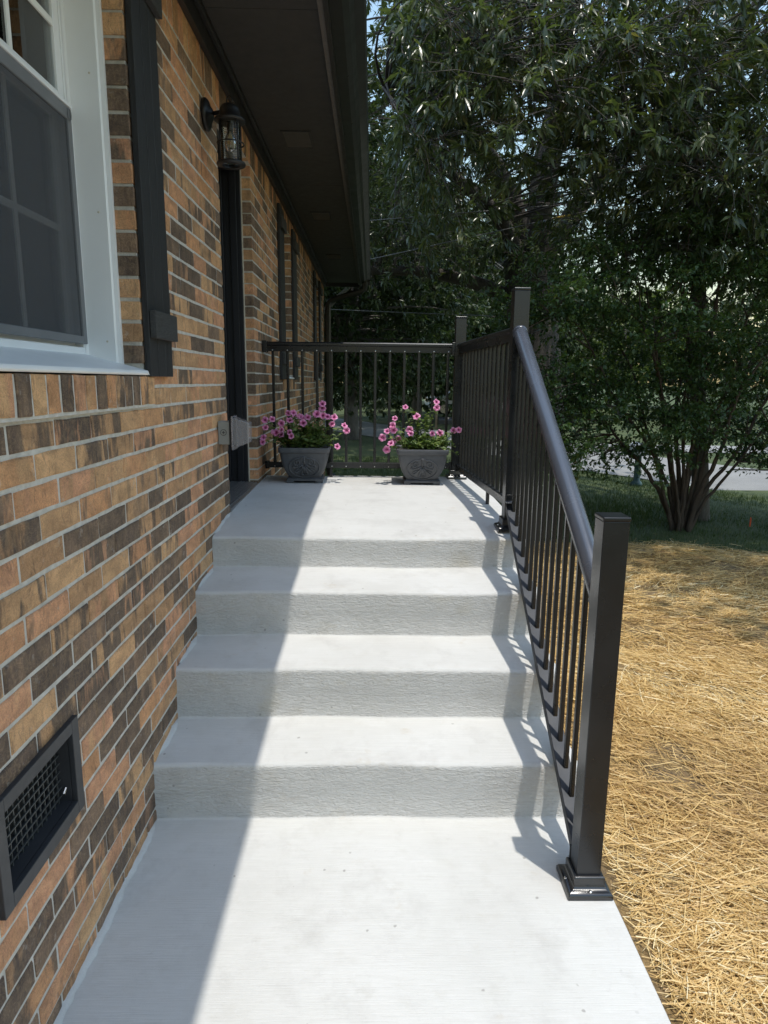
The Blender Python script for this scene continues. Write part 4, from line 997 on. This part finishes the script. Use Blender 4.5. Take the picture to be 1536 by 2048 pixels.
make_tree('oak_tree', 'slim grey-trunked oak just behind the crape myrtle, boughs of long leaves hanging low', TB, t2_limbs, 'grey_bark', 'oak_leaf', att, (10, 16), 14, .148, .21, .70, .58, 8)
# --- crape myrtle: fan of stems
MBASE = Vector((4.14, 7.07, -.12))
rg = np.random.default_rng(77); root = thing('crape_myrtle', 'multi-stemmed crape myrtle spreading in a fan at the straw edge', 'shrub', MBASE); inv = Matrix.Translation(-MBASE)
sk = []; stem_specs = [(-1.75, -.15, 2.2), (-1.3, .25, 2.6), (-.95, -.2, 2.5), (-.62, .3, 2.9), (-.35, -.15, 2.9), (-.1, .25, 3.1), (.15, -.2, 3.0), (.4, .25, 2.8), (.75, -.1, 2.6), (1.15, .2, 2.4), (1.6, -.15, 2.2), (-.8, -.45, 1.9), (.55, -.5, 2.2), (-1.5, .1, 1.5), (1.35, -.3, 1.7), (.05, .35, 2.6)]
for dx, dy, h in stem_specs:
    dx *= .78; h *= 1.06
    b0 = MBASE+Vector((dx*.07+random.uniform(-.03, .03), dy*.12, 0)); kx, ky = random.uniform(-.06, .06), random.uniform(-.05, .05)
    pts = [b0, b0+Vector((dx*.10, dy*.10, h*.18)), b0+Vector((dx*.30+kx, dy*.35+ky, h*.40)), b0+Vector((dx*.56-kx*.5, dy*.6, h*.63)), b0+Vector((dx*.82+kx, dy*.85, h*.83)), b0+Vector((dx, dy, h))]
    m = MB(); c = limb(m, pts, random.uniform(.020, .036), .006, 8, 5, .006); sk += [tuple(q) for q in c[10:]]
    for f_ in (.45, .62, .78):
        q = c[int(len(c)*f_)]; e = q+Vector((random.uniform(-.5, .5), random.uniform(-.35, .35), random.uniform(.15, .55))); m.tube([q, q.lerp(e, .5)+Vector((0, 0, -.03)), e], [.010, .007, .003], 5); sk.append(tuple(e))
    o = m.build('stem', 'myrtle_bark', root, smooth=True); o.matrix_parent_inverse = inv
sk = np.array(sk)
att = []
while len(att) < 450:
    u = rg.random(); x = 4.05+rg.uniform(-2.05, 2.5); y = 7.05+rg.normal(0, .55); t_ = abs(x-4.1)/2.3
    z = rg.uniform(.62-.35*t_*rg.random(), 3.3-.75*t_)
    if z < .95 and t_ < .25 and rg.random() < .6: continue
    if z < .7 and rg.random() < .5: continue
    att.append((x, y, z))
att = np.array(att); br = MB(); tips, dirs = [], []
for A_ in att:
    s = near_pts(sk, A_); dv = A_-s; mid = s+dv*.5+np.array([0, 0, .06])
    br.tube([Vector(s), Vector(mid), Vector(A_)], [.006, .004, .002], 4, False)
    k = int(rg.integers(13, 22)); off = rg.normal(0, 1, (k, 3))*np.array([.17, .17, .075]); tips.append(A_+off); dirs.append(unit(off+unit(dv)*.05))
V, F, R = clusters(np.concatenate(tips), np.concatenate(dirs), 9, .052, .52, .8, rg, .10, .12)
o = link('crown', np_mesh('crown', 'myrtle_leaf', V, F, np.repeat(R, 5)), root); o.matrix_parent_inverse = inv
o = br.build('branches', 'myrtle_bark', root); o['kind'] = 'stuff'; o.matrix_parent_inverse = inv
# --- trees beyond
def far_tree(label, base, h, r, zc, rz, n, L, seed, trunk_r, mat='far_leaf', lean=0, per=(14, 22), bm='grey_bark', zmin=1.2):
    rg = np.random.default_rng(seed); b = Vector(base)
    lm = [([b, b+Vector((lean*.2, 0, h*.15)), b+Vector((lean*.5, 0, h*.35)), b+Vector((lean, 0, h*.6)), b+Vector((lean, .1, h*.85))], trunk_r, trunk_r*.3)]
    for k in range(6):
        a = rg.uniform(0, 6.28); z = h*rg.uniform(.25, .5); lm.append(([b+Vector((lean*.5, 0, z)), b+Vector((lean*.6+math.cos(a)*r*.35, math.sin(a)*r*.35, z+h*.10)), b+Vector((lean*.6+math.cos(a)*r*.75, math.sin(a)*r*.75, z+h*.2))], trunk_r*.4, trunk_r*.12))
    at = ellip(n, (b.x+lean, b.y, zc), (r, r, rz), rg, .45, zmin)
    make_tree('tree', label, base, lm, bm, mat, at, per, 12, L, .42, .8, .35, seed, (r*.14, r*.14, r*.10), False, 'trees beyond the road', trunk_r*.18, 8)
far_tree('thick-trunked tree on the lawn behind the back railing', (.12, 19.6, -.3), 9, 3.6, 4.3, 3.6, 300, .17, 21, .25, zmin=.95)
far_tree('tall dark tree beyond the road, trunk between the back balusters', (2.6, 28.0, -.3), 10, 5.0, 4.2, 4.2, 280, .24, 22, .26, zmin=1.0)
far_tree('mid-height tree added to shade the lawn, behind the gutter end and downspout', (-1.0, 16.2, -.3), 9, 3.6, 6.0, 2.4, 150, .17, 33, .2, zmin=3.4)  # put in for its shade on the lawn behind the back railing
far_tree('broad dark tree left of the house corner, low boughs', (-4.5, 22, -.3), 11, 4.6, 5.4, 4.8, 180, .22, 23, .3)
far_tree('tall tree far behind the forked oak', (6.2, 33, -.3), 10, 5.2, 4.8, 4.6, 220, .27, 24, .35, zmin=1.5)
far_tree('yellow-green tree far across the road behind the crape myrtle', (13.0, 33, -.3), 6.5, 3.0, 3.9, 2.6, 80, .24, 25, .2, 'bright_leaf')
far_tree('distant tree at the end of the road', (-3, 48, -.3), 12, 6.5, 6.0, 5.5, 150, .36, 26, .35, zmin=1.6)
far_tree('distant tree beyond the white car', (6, 52, -.3), 12, 6.5, 5.6, 5.2, 140, .36, 27, .35, zmin=1.9)
far_tree('small round tree across the road', (10.5, 40, -.3), 7, 4.2, 3.8, 3.2, 110, .30, 28, .25)
far_tree('distant low tree far right across the road', (24, 44, -.3), 7, 5.5, 3.9, 3.2, 110, .32, 29, .25)
far_tree('distant low tree beyond the driveway', (18.5, 50, -.3), 7.5, 5.0, 4.0, 3.4, 110, .34, 30, .25)
# shrub row across the road
def shrub(label, base, r, h, n, seed, mat='far_leaf'):
    rg = np.random.default_rng(seed); b = Vector(base)
    root = thing('roadside_shrub', label, 'shrub', base, 'shrubs across the road'); inv = Matrix.Translation(-b); m = MB()
    for k in range(6): a = rg.uniform(0, 6.28); m.tube([b, b+Vector((math.cos(a)*r*.3, math.sin(a)*r*.3, h*.4)), b+Vector((math.cos(a)*r*.7, math.sin(a)*r*.7, h*.8))], [.03, .02, .008], 5)
    o = m.build('stems', 'grey_bark', root); o.matrix_parent_inverse = inv
    d = unit(rg.normal(0, 1, (n, 3))); d[:, 2] = np.abs(d[:, 2]); q = np.array([b.x, b.y, b.z+h*.15])+d*np.array([r, r, h*.85])*(rg.random((n, 1))**.35)
    V, F, R = clusters(q, d, 9, .13, .5, .8, rg, .1); o = link('foliage', np_mesh('foliage', mat, V, F, np.repeat(R, 5)), root); o.matrix_parent_inverse = inv
for i, (x, y, r, h, lb) in enumerate([(-2.2, 33, 1.8, 1.9, 'low dark shrub behind the thick-trunked tree'), (1.2, 37, 1.9, 1.7, 'low dark shrub between the two trunks beyond the back railing'), (8.5, 27, 1.5, 1.5, 'low dark shrub across the road beside the forked oak trunk'), (15.5, 28, 1.9, 1.6, 'low dark shrub across the road in front of the yellow-green tree'), (20, 29, 1.8, 1.5, 'low dark shrub beyond the driveway end')]):
    shrub(lb, (x, y, -.25), r, h, 520, 60+i)

# ------------------------------------------------------------------ wires, mailboxes, stake, car
def wire(label, p0, p1, r, sag=.12, mat='wire_grey'):
    p0, p1 = Vector(p0), Vector(p1); pts = [p0.lerp(p1, t)-Vector((0, 0, sag*4*t*(1-t))) for t in np.linspace(0, 1, 25)]
    o = MB().tube(pts, r, 6).build('overhead_wire', mat, smooth=True); return tag(o, label, 'wire', 'overhead wires below the oak boughs'), pts
wire('upper overhead wire crossing in front of the forked oak trunk', (-4, 9.62, 3.22), (9, 9.3, 4.35), .0065, .02)
w2, pts = wire('steeper overhead wire with a yellow sleeve, below the upper one', (-4, 9.62, 2.12), (9, 9.3, 5.0), .0065, .05)
sp0 = pts[13]; MB().tube([sp0.lerp(pts[14], .18), sp0.lerp(pts[14], .62)], .013, 8).build('sleeve', 'sleeve_yellow', w2, smooth=True)
wire('thin level wire passing low beside the downspout', (-6, 12.3, 2.95), (3.2, 12.0, 2.62), .007, .02)
mbx = thing('mailbox', 'green fluted mailbox post with pale domed box beside the road', 'mailbox', (5.21, 11.0, -.2))
def MP(mb, name, mat, root, **k):
    o = mb.build(name, mat, root, **k); o.matrix_parent_inverse = Matrix.Translation(-root.location); return o
MP(MB().lathe([(.10, -.22), (.10, -.16), (.075, -.13), (.055, -.11), (.052, .30), (.060, .31), (.060, .33)], (5.21, 11.0, 0), 16), 'post', 'mailbox_green', mbx, smooth=True)
dm = [(-.085, .33), (.085, .33), (.085, .44)]+[(.085*math.cos(a), .44+.085*math.sin(a)) for a in np.linspace(.2, math.pi-.2, 9)]+[(-.085, .44)]
MP(MB().prism_y([(5.21+x, z) for x, z in dm], 10.80, 11.22), 'box', 'mailbox_white', mbx)
MP(MB().box(5.297, 5.303, 10.88, 10.90, .40, .52).box(5.297, 5.303, 10.90, 10.95, .49, .52), 'flag', 'stake_orange', mbx)
mb2 = thing('mailbox', 'small black mailbox on a wooden post across the street behind the planter', 'mailbox', (3.15, 24.4, -.3))
MP(MB().box(3.05, 3.13, 24.35, 24.43, -.3, 1.05-.55), 'post', 'wood_post', mb2)
dm = [(-.13, -.12), (.13, -.12), (.13, 0)]+[(.13*math.cos(a), .13*math.sin(a)) for a in np.linspace(.2, math.pi-.2, 7)]+[(-.13, 0)]
MP(MB().prism_x([(24.4+y, .10+z) for y, z in dm], 3.16, 3.66), 'box', 'mailbox_black', mb2)
stk = MB().tube([(5.08, 7.35, -.25), (5.08, 7.35, -.02), (5.08, 7.35, .005)], [.009, .009, .002], 6).build('marker_stake', 'stake_orange')
tag(stk, 'small orange marker stake in the grass right of the crape myrtle', 'stake')
def car(label, cx, cy, rot):
    root = thing('parked_car', label, 'car', (cx, cy, -.3)); root.rotation_euler = (0, 0, rot)
    # side outline of a mid-size SUV, x along the car
    side = [(-2.25, .42), (-2.28, .75), (-2.18, .98), (-1.15, 1.08), (-.55, 1.56), (.2, 1.68), (1.55, 1.64), (2.12, 1.12), (2.24, .95), (2.26, .45), (2.05, .30), (-2.1, .30)]
    m = MB(); n = len(side)
    for s in (-1, 1):
        for x, z in side: w = .90 if z < 1.10 else .90-.22*(z-1.08)/.6; m.v.append((x, s*w, z))
    for i in range(n): j = (i+1) % n; m.f.append((i, j, n+j, n+i))
    m.f.append(tuple(reversed(range(n)))); m.f.append(tuple(n+i for i in range(n)))
    m.build('body', 'car_white', root, bevel=.06, seg=3)
    for s in (-1, 1):
        for q in ([(-.98, 1.14), (-.52, 1.50), (.05, 1.58), (.05, 1.14)], [(.12, 1.14), (.12, 1.59), (.85, 1.58), (.85, 1.14)], [(.92, 1.14), (.92, 1.58), (1.45, 1.55), (1.75, 1.16)]):
            v = []
            for x, z in q: w = .90-.22*(z-1.08)/.6; v += [(x, s*(w+.006), z)]
            mm = MB(); mm.v = v; mm.f = [(0, 1, 2, 3) if s > 0 else (3, 2, 1, 0)]; mm.build('side_window', 'car_black', root)
        for x in (-1.42, 1.40):
            w = MB().lathe([(.20, -.10), (.33, -.105), (.36, -.07), (.36, .07), (.33, .105), (.20, .10)], (0, 0, 0), 24); w.v = [(x+a, s*.84+c*1.0, .36+b) for a, b, c in w.v]
            wo = w.build('wheel', 'car_black', root, smooth=True)
            r_ = MB().lathe([(.03, .0), (.21, .012), (.235, .02)], (0, 0, 0), 20); r_.v = [(x+a, s*(.84+.085+c), .36+b) for a, b, c in r_.v]; r_.build('rim', 'car_rim', wo)
        MB().box(-2.24, -2.02, s*.62-.16, s*.62+.16, .78, .92).build('headlight', 'car_rim', root, bevel=.02)
        MB().box(2.10, 2.25, s*.68-.10, s*.68+.10, .80, 1.05).build('taillight', 'stake_orange', root, bevel=.02)
car('white car parked far beyond the road, seen past the railing post', 6.0, 37.0, .05)
for o in list(COL.objects):
    if o.type == 'MESH' and o.name.startswith('brick') and o.parent is None: print('stray', o.name)
